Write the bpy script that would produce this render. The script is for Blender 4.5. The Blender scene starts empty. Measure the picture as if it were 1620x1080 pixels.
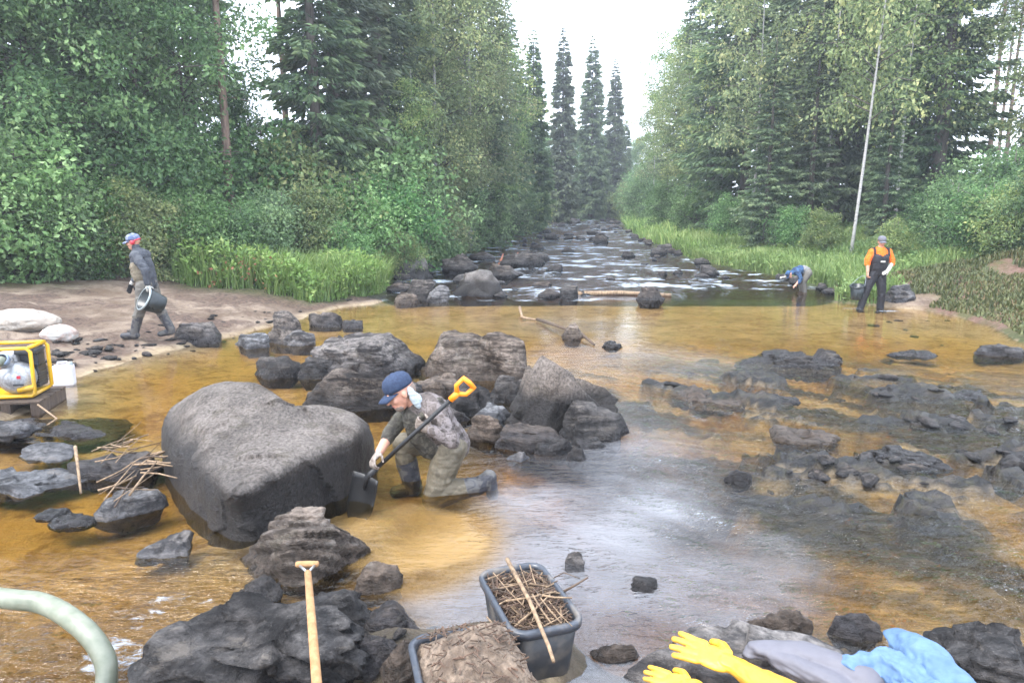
import bpy, bmesh, math, random
import numpy as np
from mathutils import Vector, Matrix, noise as mnoise

rnd = random.Random(7)
RS = np.random.RandomState
S = bpy.context.scene
COL = S.collection

# ------------------------------------------------------------------ camera
CAMH, FPX, HZ = 2.1, 1100.0, 345.0            # metres above the pool, focal length in photo pixels, horizon row
PITCH = math.atan((540 - HZ) / FPX)
cam = bpy.data.cameras.new('camera'); cam_o = bpy.data.objects.new('camera', cam); COL.objects.link(cam_o)
cam.sensor_width = 36; cam.lens = 36 * FPX / 1620; cam.clip_start = 0.05; cam.clip_end = 2000
cam_o.location = (0, 0, CAMH); cam_o.rotation_euler = (math.pi / 2 - PITCH, 0, 0)
S.camera = cam_o
# ------------------------------------------------------------------ sky, sun, exposure
SUN_EL, SUN_AZ = math.radians(58), math.radians(-125)
w = bpy.data.worlds.new('World'); S.world = w; w.use_nodes = True
nt = w.node_tree; nt.nodes.clear()
sky = nt.nodes.new('ShaderNodeTexSky'); sky.sky_type = 'NISHITA'; sky.sun_disc = False
sky.sun_elevation = SUN_EL; sky.sun_rotation = SUN_AZ; sky.dust_density = 4
mixw = nt.nodes.new('ShaderNodeMixRGB'); mixw.inputs[0].default_value = 0.82
mixw.inputs[2].default_value = (9.2, 10.2, 12.0, 1)          # the closed white cloud cover
nt.links.new(sky.outputs[0], mixw.inputs[1])
bg = nt.nodes.new('ShaderNodeBackground'); bg.inputs[1].default_value = 0.125
nt.links.new(mixw.outputs[0], bg.inputs[0])
wo = nt.nodes.new('ShaderNodeOutputWorld'); nt.links.new(bg.outputs[0], wo.inputs[0])
sl = bpy.data.lights.new('sun', 'SUN'); sl.energy = 1.5; sl.angle = math.radians(25); sl.color = (1, .97, .92)
sun = bpy.data.objects.new('sun', sl); COL.objects.link(sun)
sd = Vector((math.sin(SUN_AZ) * math.cos(SUN_EL), math.cos(SUN_AZ) * math.cos(SUN_EL), math.sin(SUN_EL)))
sun.rotation_euler = sd.to_track_quat('Z', 'Y').to_euler(); sun.location = (0, 0, 40)
S.view_settings.view_transform = 'Standard'; S.view_settings.look = 'None'
S.view_settings.exposure = 1.75; S.view_settings.gamma = 1.0; S.view_settings.use_curve_mapping = False

# ------------------------------------------------------------------ helpers
CP, SP = math.cos(PITCH), math.sin(PITCH)
def ray(px, py):
    u, v = (px - 810) / FPX, (540 - py) / FPX
    return np.array([u, CP + v * SP, -SP + v * CP])
def W(px, py, z=0.0):                          # pixel -> point on the level z
    d = ray(px, py); t = (z - CAMH) / d[2]
    return Vector((d[0] * t, d[1] * t, z))
def WY(px, py, y):                             # pixel -> point at distance y
    d = ray(px, py); t = y / d[1]
    return Vector((d[0] * t, y, CAMH + d[2] * t))
def XY(px, y):                                 # x of an upright thing standing y metres away (near the horizon row)
    return (px - 810) / FPX * y / CP

def hash3(ix, iy, iz, seed=0):
    h = (ix.astype(np.int64) * 374761393 + iy.astype(np.int64) * 668265263 + iz.astype(np.int64) * 2147483647 + seed * 974634777) & 0xffffffff
    h = ((h ^ (h >> 13)) * 1274126177) & 0xffffffff
    h = ((h ^ (h >> 15)) * 2246822519) & 0xffffffff
    return ((h ^ (h >> 16)) & 0xffffff) / float(0xffffff)
def vnoise(p, seed=0):                         # value noise -1..1, p (n,3)
    p = np.asarray(p, float); f = np.floor(p); t = p - f; i = f.astype(np.int64); t = t * t * (3 - 2 * t)
    r = 0
    for a in (0, 1):
        wa = t[:, 0] if a else 1 - t[:, 0]
        for b in (0, 1):
            wb = t[:, 1] if b else 1 - t[:, 1]
            for c in (0, 1):
                wc = t[:, 2] if c else 1 - t[:, 2]
                r = r + wa * wb * wc * hash3(i[:, 0] + a, i[:, 1] + b, i[:, 2] + c, seed)
    return r * 2 - 1
def fbm(p, oct=4, seed=0, gain=.5):
    p = np.asarray(p, float); a = 1; s = 0; r = 0
    for o in range(oct):
        r = r + a * vnoise(p * (2.03 ** o) + o * 17.3, seed + o); s += a; a *= gain
    return r / s
def n2(x, y, sc, oct=3, seed=0):
    x = np.asarray(x, float); sh = x.shape
    p = np.stack([x.ravel() * sc, np.asarray(y, float).ravel() * sc, np.zeros(x.size) + seed * 3.7], 1)
    return fbm(p, oct, seed).reshape(sh)
def worley2(x, y, seed=0):                     # jittered cells: distance, cell random, offset from the cell's point
    x, y = np.asarray(x, float), np.asarray(y, float); ix, iy = np.floor(x).astype(np.int64), np.floor(y).astype(np.int64)
    best = np.full(x.shape, 9e9); cr = np.zeros(x.shape); ox = np.zeros(x.shape); oy = np.zeros(x.shape); z = np.zeros_like(ix)
    for a in (-1, 0, 1):
        for b in (-1, 0, 1):
            px = ix + a + hash3(ix + a, iy + b, z, seed); py = iy + b + hash3(ix + a, iy + b, z, seed + 1); d = (x - px) ** 2 + (y - py) ** 2
            k = d < best; best = np.where(k, d, best); cr = np.where(k, hash3(ix + a, iy + b, z, seed + 2), cr); ox = np.where(k, x - px, ox); oy = np.where(k, y - py, oy)
    return np.sqrt(best), cr, ox, oy
def sstep(a, b, x):
    t = np.clip((x - a) / (b - a), 0, 1); return t * t * (3 - 2 * t)

def mk_mesh(name, v, faces, mats=(), smooth=True, fmat=None, attrs=None, cattrs=None, fattrs=None):
    me = bpy.data.meshes.new(name)
    v = np.asarray(v, np.float32); n = len(v)
    if isinstance(faces, np.ndarray):
        k = faces.shape[1]; nf = len(faces)
        me.vertices.add(n); me.vertices.foreach_set('co', v.ravel())
        me.loops.add(nf * k); me.loops.foreach_set('vertex_index', faces.astype(np.int32).ravel())
        me.polygons.add(nf); me.polygons.foreach_set('loop_start', np.arange(0, nf * k, k, dtype=np.int32))
        me.update(calc_edges=True)
    else:
        me.from_pydata([tuple(map(float, q)) for q in v], [], faces); me.update()
    for m in mats: me.materials.append(m)
    if fmat is not None: me.polygons.foreach_set('material_index', np.asarray(fmat, np.int32))
    me.polygons.foreach_set('use_smooth', np.full(len(me.polygons), bool(smooth)))
    for k_, a in (attrs or {}).items():
        at = me.attributes.new(k_, 'FLOAT', 'POINT'); at.data.foreach_set('value', np.asarray(a, np.float32))
    for k_, a in (fattrs or {}).items():
        at = me.attributes.new(k_, 'FLOAT', 'FACE'); at.data.foreach_set('value', np.asarray(a, np.float32))
    for k_, a in (cattrs or {}).items():
        at = me.attributes.new(k_, 'FLOAT_VECTOR', 'POINT'); at.data.foreach_set('vector', np.asarray(a, np.float32).ravel())
    me.validate(); me.update()
    return me
def link(name, me, parent=None, loc=(0, 0, 0), rot=(0, 0, 0), scale=None):
    o = bpy.data.objects.new(name, me); COL.objects.link(o)
    o.location = loc; o.rotation_euler = rot
    if scale is not None: o.scale = scale
    if parent: o.parent = parent
    return o
def tag(o, label, cat, group=None, kind=None):
    if label: o['label'] = label
    if cat: o['category'] = cat
    if group: o['group'] = group
    if kind: o['kind'] = kind
    return o
def empty(name, loc, label, cat, group=None, rz=0.0, scale=None):
    o = bpy.data.objects.new(name, None); COL.objects.link(o); o.location = loc; o.rotation_euler = (0, 0, rz)
    o.empty_display_size = .1
    if scale is not None: o.scale = scale
    return tag(o, label, cat, group)

class MB:                                      # collects several shapes into one mesh
    def __init__(s): s.v = []; s.f = []; s.m = []
    def add(s, v, f, m=0):
        k = len(s.v); s.v += [tuple(map(float, q)) for q in v]; s.f += [tuple(i + k for i in q) for q in f]; s.m += [m] * len(f); return s
    def box(s, c, size, R=None, m=0, taper=1.0):
        x, y, z = (q / 2 for q in size); v = []
        for dz in (-1, 1):
            t = taper if dz > 0 else 1
            for dx, dy in ((-1, -1), (1, -1), (1, 1), (-1, 1)): v.append(Vector((dx * x * t, dy * y * t, dz * z)))
        if R is not None: v = [R @ q for q in v]
        v = [q + Vector(c) for q in v]
        return s.add(v, [(0, 3, 2, 1), (4, 5, 6, 7), (0, 1, 5, 4), (1, 2, 6, 5), (2, 3, 7, 6), (3, 0, 4, 7)], m)
    def tube(s, pts, rad, seg=8, m=0, caps=True):
        pts = [Vector(p) for p in pts]; n = len(pts)
        rads = rad if hasattr(rad, '__len__') else [rad] * n
        v = []; f = []; prev = None
        for i, p in enumerate(pts):
            d = (pts[min(i + 1, n - 1)] - pts[max(i - 1, 0)]).normalized()
            if prev is None:
                a = d.orthogonal().normalized()
            else:
                a = (prev - d * prev.dot(d)).normalized()
            prev = a; b = d.cross(a)
            for k in range(seg):
                t = 2 * math.pi * k / seg
                v.append(p + (a * math.cos(t) + b * math.sin(t)) * rads[i])
        for i in range(n - 1):
            for k in range(seg):
                f.append((i * seg + k, i * seg + (k + 1) % seg, (i + 1) * seg + (k + 1) % seg, (i + 1) * seg + k))
        if caps: f.append(tuple(range(seg))[::-1]); f.append(tuple((n - 1) * seg + k for k in range(seg)))
        return s.add(v, f, m)
    def lathe(s, prof, seg=24, M=None, m=0):   # profile of (radius, z)
        v = []; f = []; n = len(prof)
        for r, z in prof:
            for k in range(seg):
                t = 2 * math.pi * k / seg; v.append(Vector((r * math.cos(t), r * math.sin(t), z)))
        for i in range(n - 1):
            for k in range(seg):
                f.append((i * seg + k, i * seg + (k + 1) % seg, (i + 1) * seg + (k + 1) % seg, (i + 1) * seg + k))
        if M is not None: v = [M @ q for q in v]
        return s.add(v, f, m)
    def obj(s, name, mats, parent=None, loc=(0, 0, 0), rot=(0, 0, 0), smooth=False, bevel=0):
        if not isinstance(mats, (list, tuple)): mats = [mats]
        me = mk_mesh(name, s.v, s.f, mats, smooth, s.m)
        o = link(name, me, parent, loc, rot)
        if bevel:
            b = o.modifiers.new('bevel', 'BEVEL'); b.width = bevel; b.segments = 2; b.limit_method = 'ANGLE'
        return o

# ------------------------------------------------------------------ materials
def new_mat(name):
    m = bpy.data.materials.new(name); m.use_nodes = True; m.node_tree.nodes.clear(); return m
class G:                                       # thin wrapper for building node trees
    def __init__(s, m): s.t = m.node_tree
    def n(s, typ, out=0, props=None, **ins):
        nd = s.t.nodes.new('ShaderNode' + typ)
        for k, v in (props or {}).items(): setattr(nd, k, v)
        for k, v in ins.items():
            key = int(k[1:]) if k[0] == 'i' and k[1:].isdigit() else k.replace('_', ' ')
            s.set(nd.inputs[key], v)
        return nd.outputs[out] if out is not None else nd
    def set(s, sock, v):
        if isinstance(v, bpy.types.NodeSocket): s.t.links.new(v, sock)
        elif isinstance(v, (tuple, list)) and len(v) == 3 and sock.type == 'RGBA': sock.default_value = (*v, 1)
        else: sock.default_value = v
    def math(s, op, a, b=0.0, clamp=False): return s.n('Math', props={'operation': op, 'use_clamp': clamp}, i0=a, i1=b)
    def mix(s, fac, a, b, mode='MIX'): return s.n('MixRGB', props={'blend_type': mode}, i0=fac, i1=a, i2=b)
    def ramp(s, fac, stops):
        nd = s.t.nodes.new('ShaderNodeValToRGB'); s.set(nd.inputs[0], fac); e = nd.color_ramp.elements
        while len(e) < len(stops): e.new(.5)
        for q, (p, c) in zip(e, stops): q.position = p; q.color = (*c, 1) if len(c) == 3 else c
        return nd.outputs[0]
    def mr(s, v, a, b, c=0.0, d=1.0): return s.n('MapRange', i0=v, i1=a, i2=b, i3=c, i4=d)
    def noise(s, vec, scale, detail=5, rough=.55, dist=0.0, out=0):
        return s.n('TexNoise', out=out, Vector=vec, Scale=scale, Detail=detail, Roughness=rough, Distortion=dist)
    def pos(s): return s.n('NewGeometry', out=0)
    def obj(s): return s.n('TexCoord', out=3)
    def attr(s, name, out=2): return s.n('Attribute', out=out, props={'attribute_name': name})
    def mapping(s, vec, rot=(0, 0, 0), scale=(1, 1, 1)): return s.n('Mapping', Vector=vec, Rotation=rot, Scale=scale)
    def bump(s, h, strength=.5, dist=.02, normal=None):
        kw = dict(Height=h, Strength=strength, Distance=dist)
        if normal is not None: kw['Normal'] = normal
        return s.n('Bump', **kw)
    def bsdf(s, **k): return s.n('BsdfPrincipled', **k)
    def out(s, sh, vol=None):
        o = s.t.nodes.new('ShaderNodeOutputMaterial')
        if sh is not None: s.t.links.new(sh, o.inputs[0])
        if vol is not None: s.t.links.new(vol, o.inputs[1])

def simple(name, col, rough=.6, var=.25, sc=30, bump=.15, spec=.5, metallic=0.0, dirt=None, bdist=.004):
    m = new_mat(name); g = G(m); p = g.obj()
    nz = g.noise(p, sc, 5); big = g.noise(p, sc * .18, 3)
    c = g.mix(g.mr(nz, .3, .7), tuple(q * (1 - var) for q in col), tuple(min(1, q * (1 + var)) for q in col))
    if dirt: c = g.mix(g.mr(big, .5, .68), c, dirt)
    g.out(g.bsdf(Base_Color=c, Roughness=g.mr(big, .3, .7, max(0, rough - .1), min(1, rough + .12)), Metallic=metallic, Specular_IOR_Level=spec,
                 Normal=g.bump(nz, bump, bdist)))
    return m
M = {}
def leaf_mat(name, c0, c1, c2, trans=.45, rough=.5):
    m = new_mat(name); g = G(m); t = g.attr('tint'); r = g.n('ObjectInfo', out=5)
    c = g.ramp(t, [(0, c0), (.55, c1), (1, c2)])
    c = g.n('HueSaturation', Hue=g.mr(r, 0, 1, .485, .515), Saturation=g.mr(r, 0, 1, .68, .92), Value=g.mr(g.math('FRACT', g.math('MULTIPLY', r, 7.3)), 0, 1, .75, 1.2), Color=c)
    d = g.bsdf(Base_Color=c, Roughness=rough, Specular_IOR_Level=.35)
    tr = g.n('BsdfTranslucent', Color=c)
    g.out(g.n('MixShader', i0=trans, i1=d, i2=tr)); return m
M['birch_leaf'] = leaf_mat('birch_leaf', (0.101, 0.171, 0.047), (0.233, 0.333, 0.085), (0.513, 0.513, 0.139))
M['dark_leaf'] = leaf_mat('alder_leaf', (0.049, 0.132, 0.040), (0.132, 0.279, 0.070), (0.327, 0.513, 0.155))
M['willow_leaf'] = leaf_mat('willow_leaf', (0.070, 0.155, 0.039), (0.186, 0.342, 0.085), (0.420, 0.590, 0.217))
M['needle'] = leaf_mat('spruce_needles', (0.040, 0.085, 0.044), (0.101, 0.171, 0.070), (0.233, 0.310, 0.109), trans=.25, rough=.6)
M['pine_needle'] = leaf_mat('pine_needles', (0.037, 0.070, 0.034), (0.078, 0.116, 0.054), (0.139, 0.171, 0.078), trans=.15)
M['grass'] = leaf_mat('bank_grass', (0.115, 0.207, 0.034), (0.241, 0.368, 0.069), (0.483, 0.540, 0.161), trans=.4)
M['heath'] = leaf_mat('heath_leaf', (.07, .09, .025), (.15, .16, .045), (.22, .11, .055), trans=.25)
M['orange_leaf'] = leaf_mat('rusty_leaf', (.30, .08, .015), (.42, .13, .02), (.5, .25, .04))

def bark(name, c0, c1, sc, mark=None):
    m = new_mat(name); g = G(m); p = g.obj()
    q = g.mapping(p, scale=(6, 6, 1.2)) if mark is None else g.mapping(p, scale=(2, 2, 9))
    nz = g.noise(q, sc, 6, .65)
    c = g.mix(g.mr(nz, .35, .65), c0, c1)
    if mark is not None:
        c = g.mix(g.mr(nz, .58, .64), c, mark)
        c = g.mix(g.mr(g.noise(p, .8, 3), .55, .75), c, tuple(.45 * a for a in c1))
    g.out(g.bsdf(Base_Color=c, Roughness=.85, Normal=g.bump(nz, .7, .02))); return m
M['spruce_bark'] = bark('spruce_bark', (.05, .042, .036), (.13, .11, .095), 3)
M['pine_bark'] = bark('pine_bark', (.10, .07, .055), (.24, .16, .12), 3)
M['birch_bark'] = bark('birch_bark', (.30, .29, .275), (.42, .41, .39), 2.2, mark=(.05, .045, .04))

def rock_mat(name, dry0, dry1, wet, wet_lo, wet_hi, strata=0.0, gloss=.28, lichen=.0, wob=.5, cr=.35, fine=17):
    m = new_mat(name); g = G(m); p = g.pos(); o = g.obj()
    n1 = g.noise(p, 2.2, 6, .6); nf = g.noise(p, fine, 7, .72); n3 = g.noise(p, 75, 3, .7)
    warp = g.n('VectorMath', props={'operation': 'ADD'}, i0=p, i1=g.n('VectorMath', props={'operation': 'SCALE'}, i0=g.noise(p, 4, 4, .6, out=1), Scale=.35))
    ck = g.n('TexVoronoi', out=0, props={'feature': 'DISTANCE_TO_EDGE'}, Vector=warp, Scale=2.6)
    crack = g.math('MULTIPLY', g.math('MULTIPLY', g.mr(ck, .0, .03, 1.0, 0.0), g.mr(n1, .42, .60)), cr)
    c = g.mix(g.mr(n1, .42, .58), dry0, dry1)
    c = g.mix(g.mr(nf, .38, .62), g.mix(.62, c, (.014, .013, .014)), g.mix(.12, c, (.4, .37, .35)))
    c = g.mix(g.math('MULTIPLY', g.mr(n3, .58, .70), .4), c, (.36, .34, .32))
    if lichen:
        ln = g.noise(p, 5.5, 5, .65, 1.0)
        c = g.mix(g.math('MULTIPLY', g.mr(ln, .55, .62), lichen), c, (.075, .07, .045))
        c = g.mix(g.math('MULTIPLY', g.mr(g.noise(p, 9, 5, .7), .58, .64), lichen), c, (.30, .285, .265))
    rn0 = g.n('ObjectInfo', out=5); c = g.mix(g.mr(rn0, .25, 1, 0, .8), c, g.mix(1.0, c, (1.05, .84, .66), 'MULTIPLY'))
    c = g.mix(g.math('MULTIPLY', g.mr(g.noise(p, 1.3, 6, .65, .7), .50, .62), .6), c, g.mix(1.0, c, (.32, .29, .27), 'MULTIPLY'))
    h = g.math('ADD', g.math('MULTIPLY', nf, .9), g.math('MULTIPLY', n3, .25))
    if strata:
        rn = g.n('ObjectInfo', out=5); q = g.mapping(o, rot=g.n('CombineXYZ', X=g.mr(rn, 0, 1, -.7, .7), Y=g.mr(g.math('FRACT', g.math('MULTIPLY', rn, 5.7)), 0, 1, -.9, .9), Z=g.math('MULTIPLY', rn, 6.0)), scale=(1.5, 2.6, 9))
        ns = g.noise(q, 1.6, 6, .68)
        c = g.mix(g.math('MULTIPLY', g.mr(ns, .52, .42), .8), c, wet)
        c = g.mix(g.math('MULTIPLY', g.mr(ns, .57, .66), .6), c, (.26, .225, .19))
        h = g.math('ADD', h, g.math('MULTIPLY', ns, 1.6 * strata))
    c = g.mix(crack, c, (.012, .011, .010))
    h = g.math('SUBTRACT', h, g.math('MULTIPLY', crack, .5))
    z = g.n('SeparateXYZ', out=2, Vector=o)
    wm = g.mr(g.math('SUBTRACT', z, g.math('MULTIPLY', g.math('SUBTRACT', n1, .5), wob)), wet_lo, wet_hi, 1.0, 0.0)
    c = g.mix(g.math('MULTIPLY', wm, .92), c, g.mix(g.mr(nf, .4, .62), wet, tuple(min(1, 3.4 * a) for a in wet)))
    ro = g.math('SUBTRACT', .8, g.math('MULTIPLY', wm, .8 - gloss))
    ro = g.math('ADD', ro, g.mr(nf, .3, .7, -.1, .14))
    g.out(g.bsdf(Base_Color=c, Roughness=ro, Specular_IOR_Level=g.math('ADD', .12, g.math('MULTIPLY', wm, .2)), Normal=g.bump(h, 1.0, .045))); return m
M['boulder'] = rock_mat('boulder_grey', (.17, .157, .148), (.29, .267, .25), (.011, .010, .010), .33, .46, lichen=.35, wob=.2, cr=.0, fine=42, gloss=.34)  # dark flanks mix wet stone with shade put into the colour
M['slate'] = rock_mat('layered_grey_rock', (.09, .084, .083), (.26, .24, .23), (.013, .012, .013), .03, .30, strata=1.0, lichen=.3)
M['wetrock'] = rock_mat('wet_dark_rock', (.032, .030, .030), (.14, .13, .125), (.010, .0095, .010), .02, .34, strata=.6, gloss=.2)
M['brownrock'] = rock_mat('brown_rock', (.12, .093, .075), (.28, .22, .175), (.024, .018, .014), .02, .22, strata=.8, lichen=.3)
M['paleslab'] = rock_mat('blue_grey_slab', (.14, .145, .155), (.30, .31, .325), (.03, .03, .033), -.05, .10, strata=.5, gloss=.3)

# ------------------------------------------------------------------ terrain: river bed, sand bar, banks
def zw(y): return .040 * np.clip(np.asarray(y, float) - 18.2, 0, 50)
LB = [(-8, -7.5), (2, -7.2), (4, -6.6), (5.5, -5.9), (6.6, -5.3), (7.4, -5.35), (9, -5.9), (10.4, -5.75), (11.5, -5.45), (13.2, -4.9), (15, -4.35), (16.6, -4.0), (17.6, -3.3)]
LB += [(y, XY(p, y)) for y, p in ((20, 622), (24, 640), (30, 690), (40, 755), (50, 815), (60, 850), (70, 862), (80, 700))]
RB = [(-8, 13), (4, 11), (7, 9.4), (9, 8.9), (11, 8.5), (12.2, 8.9), (13.4, 9.35), (15, 9.6), (16, 9.5), (16.8, 8.9), (17.6, 8.2)]
RB += [(y, XY(p, y)) for y, p in ((18.5, 1330), (20, 1300), (22, 1240), (24, 1185), (27, 1115), (30, 1078), (35, 1040), (40, 1008), (50, 986), (60, 979), (70, 975), (80, 800))]
def xl(y): return np.interp(y, [a for a, b in LB], [b for a, b in LB])
def xr(y): return np.interp(y, [a for a, b in RB], [b for a, b in RB])
GE = sorted([(p.x, p.y) for p in (W(-400, 425, .45), W(0, 455, .35), W(110, 462, .3), W(220, 458, .3), W(300, 470, .25), W(400, 470, .22), W(490, 480, .15), W(560, 472, .1), W(612, 462, .1))])
def grass_edge(x): return np.interp(x, [a for a, b in GE], [b for a, b in GE])
def ell(x, y, px, py, rx, ry, rot=0.0, z=0.0):
    c = W(px, py, z); dx, dy = x - c.x, y - c.y; cr, sr = math.cos(rot), math.sin(rot)
    u, v = (dx * cr + dy * sr) / rx, (-dx * sr + dy * cr) / ry
    return np.exp(-(u * u + v * v) * 1.2)
def river_s(x, y):
    s = np.minimum(x - xl(y), xr(y) - x)
    s = np.minimum(s, (74 - y) * .5)
    return s + .32 * n2(x, y, .8, 3, 5)
def flow_noise(x, y, sa, sb, seed, oct=4):     # stretched along the diagonal run of the rock on the right
    a = math.radians(-33); u = x * math.cos(a) + y * math.sin(a); v = -x * math.sin(a) + y * math.cos(a)
    return n2(u * sa, v * sb, 1, oct, seed)
def bed(x, y):
    x = np.asarray(x, float); y = np.asarray(y, float); s = river_s(x, y); z0 = zw(y)
    depth = .03 + .13 * sstep(-.1, 1.3, s) + .05 * n2(x, y, .9, 3, 9) + .02 * n2(x, y, 4, 2, 10)
    bar = sstep(11.5, 13, y) * (1 - sstep(17.3, 17.9, y))
    depth = depth * (1 - bar) + bar * (.085 + .035 * n2(x, y, .7, 2, 12))
    up = sstep(17.4, 18.4, y); depth = depth * (1 - up) + up * (.50 + .25 * n2(x, y, .8, 4, 14)) * sstep(-.2, .9, s)
    inside = z0 - depth
    # broken bedrock on the right
    rk = np.clip(ell(x, y, 1330, 630, 3.8, 3.0) + ell(x, y, 1500, 760, 2.6, 1.8) * .9 + ell(x, y, 1120, 640, 1.0, 1.6) * .6, 0, 1)
    fn = flow_noise(x, y, .55, 1.7, 21, 4); fn2 = flow_noise(x, y, 1.8, 5.5, 22, 3)
    aa = math.radians(-33); fu = x * math.cos(aa) + y * math.sin(aa); fv = -x * math.sin(aa) + y * math.cos(aa)
    wj = .25 * n2(x, y, 2.5, 2, 26); f1, crn, ox, oy = worley2(fu * 1.5 + wj, fv * 3.2 + wj, 27); f1b, crb, oxb, oyb = worley2(fu * 5 + wj * 2, fv * 9 + wj * 2, 31)
    shard = .20 * (crn - .55) + .10 * oy * (crn - .3) - .06 * ox + .06 * (crb - .5) + .04 * oyb
    inside = inside + rk * (.10 * sstep(-.3, .4, fn) + shard * 1.2 + .03 * fn2 + .058)
    inside = inside + 0 * rk * (.34 * sstep(-.2, .5, fn) + .13 * fn2 + .05 * flow_noise(x, y, 4, 11, 24, 3) + .03)
    inside = inside - .30 * ell(x, y, 960, 740, .9, 1.6) - .32 * ell(x, y, 960, 930, 1.1, .8)     # pool
    # gravel shore by the tubs, stony patch beside the big boulder
    inside = inside + .30 * ell(x, y, 640, 1040, .75, .45) + .20 * ell(x, y, 480, 860, .6, .45) + .12 * ell(x, y, 740, 690, .7, .5) + .16 * ell(x, y, 1230, 1060, 1.2, .35) + .2 * ell(x, y, 1650, 1130, 1.2, .5) + .30 * ell(x, y, 850, 1020, .36, .30)
    inside = inside + .13 * ell(x, y, 215, 720, .6, .5) + .1 * ell(x, y, 690, 575, .9, .7)
    inside = inside + .03 * n2(x, y, 7, 3, 23) * sstep(0, .3, ell(x, y, 640, 1020, 1.2, .8))
    d = np.clip(-s, 0, None)
    left = x < (xl(y) + xr(y)) / 2
    zl = .02 + .17 * np.clip(d, 0, 1.2) + .10 * np.clip(d - 1.2, 0, 9) + .05 * np.clip(d - 10, 0, 40) + .11 * n2(x, y, 1.1, 4, 30) * sstep(0, .6, d) + .06 * n2(x, y, 4.5, 4, 33) * sstep(.1, .6, d)
    zr = .02 + .30 * np.clip(d, 0, 2) + .20 * np.clip(d - 2, 0, 6) + .06 * np.clip(d - 8, 0, 30) + .10 * n2(x, y, .8, 3, 31) * sstep(0, .8, d)
    zr = np.where(y > 19, .02 + .24 * np.clip(d, 0, 1.5) + .17 * np.clip(d - 1.5, 0, 6) + .04 * np.clip(d - 7.5, 0, 30) + .08 * n2(x, y, .8, 3, 31) * sstep(0, .8, d), zr)
    out = z0 + np.where(left, zl, zr)
    k = sstep(-.12, .12, -s)
    return inside * (1 - k) + out * k
def gz(x, y): return float(bed(np.array([x]), np.array([y]))[0])

def axis(segs):
    r = [segs[0][0]]
    for a, b, st in segs:
        n = max(1, int(round((b - a) / st))); r += list(np.linspace(a, b, n + 1)[1:])
    return np.array(r)
XS = axis([(-420, -100, 40), (-100, -40, 6), (-40, -16, 1.2), (-16, -10.5, .25), (-10.5, -8, .1), (-8, 10, .075), (10, 16, .25), (16, 40, 1.2), (40, 100, 6), (100, 420, 40)])
YS = axis([(-60, -4, 7), (-4, 1.5, .5), (1.5, 13, .065), (13, 20, .1), (20, 34, .25), (34, 76, .6), (76, 120, 4), (120, 520, 40)])
GX, GY = np.meshgrid(XS, YS); gx, gy = GX.ravel(), GY.ravel()
def grid_faces(nx, ny):
    i = np.arange(nx * ny).reshape(ny, nx)
    return np.stack([i[:-1, :-1].ravel(), i[:-1, 1:].ravel(), i[1:, 1:].ravel(), i[1:, :-1].ravel()], 1)
gzv = bed(gx, gy); gs = river_s(gx, gy)
green = np.where(gx < 1.5, sstep(-.5, .6, gy - grass_edge(gx) + .5 * n2(gx, gy, 1.1, 3, 40)), 0)
right = (gx > 1.5) * (gs < 0)
rsand = .9 * ell(gx, gy, 1430, 480, .9, .45, 0, .1)
green = np.maximum(green * (gs < 0), right * np.clip(1 - 1.5 * rsand, 0, 1))
green = np.maximum(green, (gy > 19) * (gs < -.15) * 1.0)
mossy = ell(gx, gy, 20, 470, 1.3, .9, 0, .4)
rkm = np.clip(ell(gx, gy, 1330, 630, 3.8, 3.0) + ell(gx, gy, 1500, 760, 2.6, 1.8) + .8 * ell(gx, gy, 1120, 640, 1.2, 1.8), 0, 1)
stone = np.maximum(np.clip(rkm * 1.6, 0, 1) * sstep(-.25, .0, flow_noise(gx, gy, .55, 1.7, 21, 4) + .35 * flow_noise(gx, gy, 1.8, 5.5, 22, 3)), sstep(17.4, 18.1, gy) * (gs > -.4))
stone = np.maximum(stone, .85 * np.clip(ell(gx, gy, 560, 1050, 1.2, .5) + ell(gx, gy, 470, 870, .6, .45) + ell(gx, gy, 720, 700, .9, .6) + ell(gx, gy, 1300, 1060, 1.5, .3), 0, 1) * (n2(gx, gy, 5, 3, 44) > -.25))
stone = np.maximum(stone, (rkm > .08) * (gs > .3) * sstep(-.04, .0, gzv))
heath = sstep(8.6, 9.6, gx) * (1 - sstep(17.5, 20, gy))

m = new_mat('ground_mix'); g = G(m); p = g.pos()
nA = g.noise(p, 1.3, 5, .6); nB = g.noise(p, 14, 6, .65); nC = g.noise(p, 70, 4, .7)
sand = g.mix(g.mr(nA, .35, .65), (.30, .225, .14), (.44, .345, .22))
sand = g.mix(g.math('MULTIPLY', g.mr(nB, .50, .66), .5), sand, (.15, .10, .07))
sand = g.mix(g.math('MULTIPLY', g.mr(nC, .56, .70), .55), sand, (.06, .045, .035))
peb = g.n('TexVoronoi', out=0, Vector=p, Scale=16.0); pebc = g.n('TexVoronoi', out=1, Vector=p, Scale=16.0)
q = g.mapping(p, rot=(0, 0, math.radians(33)), scale=(1, 4, 1)); nS = g.noise(q, 2.2, 6, .65)
rockc = g.ramp(nS, [(.25, (.006, .006, .006)), (.45, (.016, .015, .0145)), (.58, (.042, .036, .031)), (.75, (.12, .09, .065))])
rockc = g.mix(g.math('MULTIPLY', g.mr(nB, .5, .65), .5), rockc, (.07, .065, .03))
soil = g.mix(g.mr(nB, .4, .6), (.035, .05, .016), (.085, .10, .03))
hea = g.mix(g.mr(nA, .42, .58), g.mix(g.mr(nB, .4, .6), (.12, .065, .045), (.20, .12, .09)), (.09, .085, .03))
sand = g.mix(g.math('MULTIPLY', g.mr(g.noise(p, 3.5, 7, .72, .5), .50, .60), .7), sand, g.mix(g.mr(nC, .4, .6), (.10, .055, .022), (.19, .12, .06)))
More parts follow.
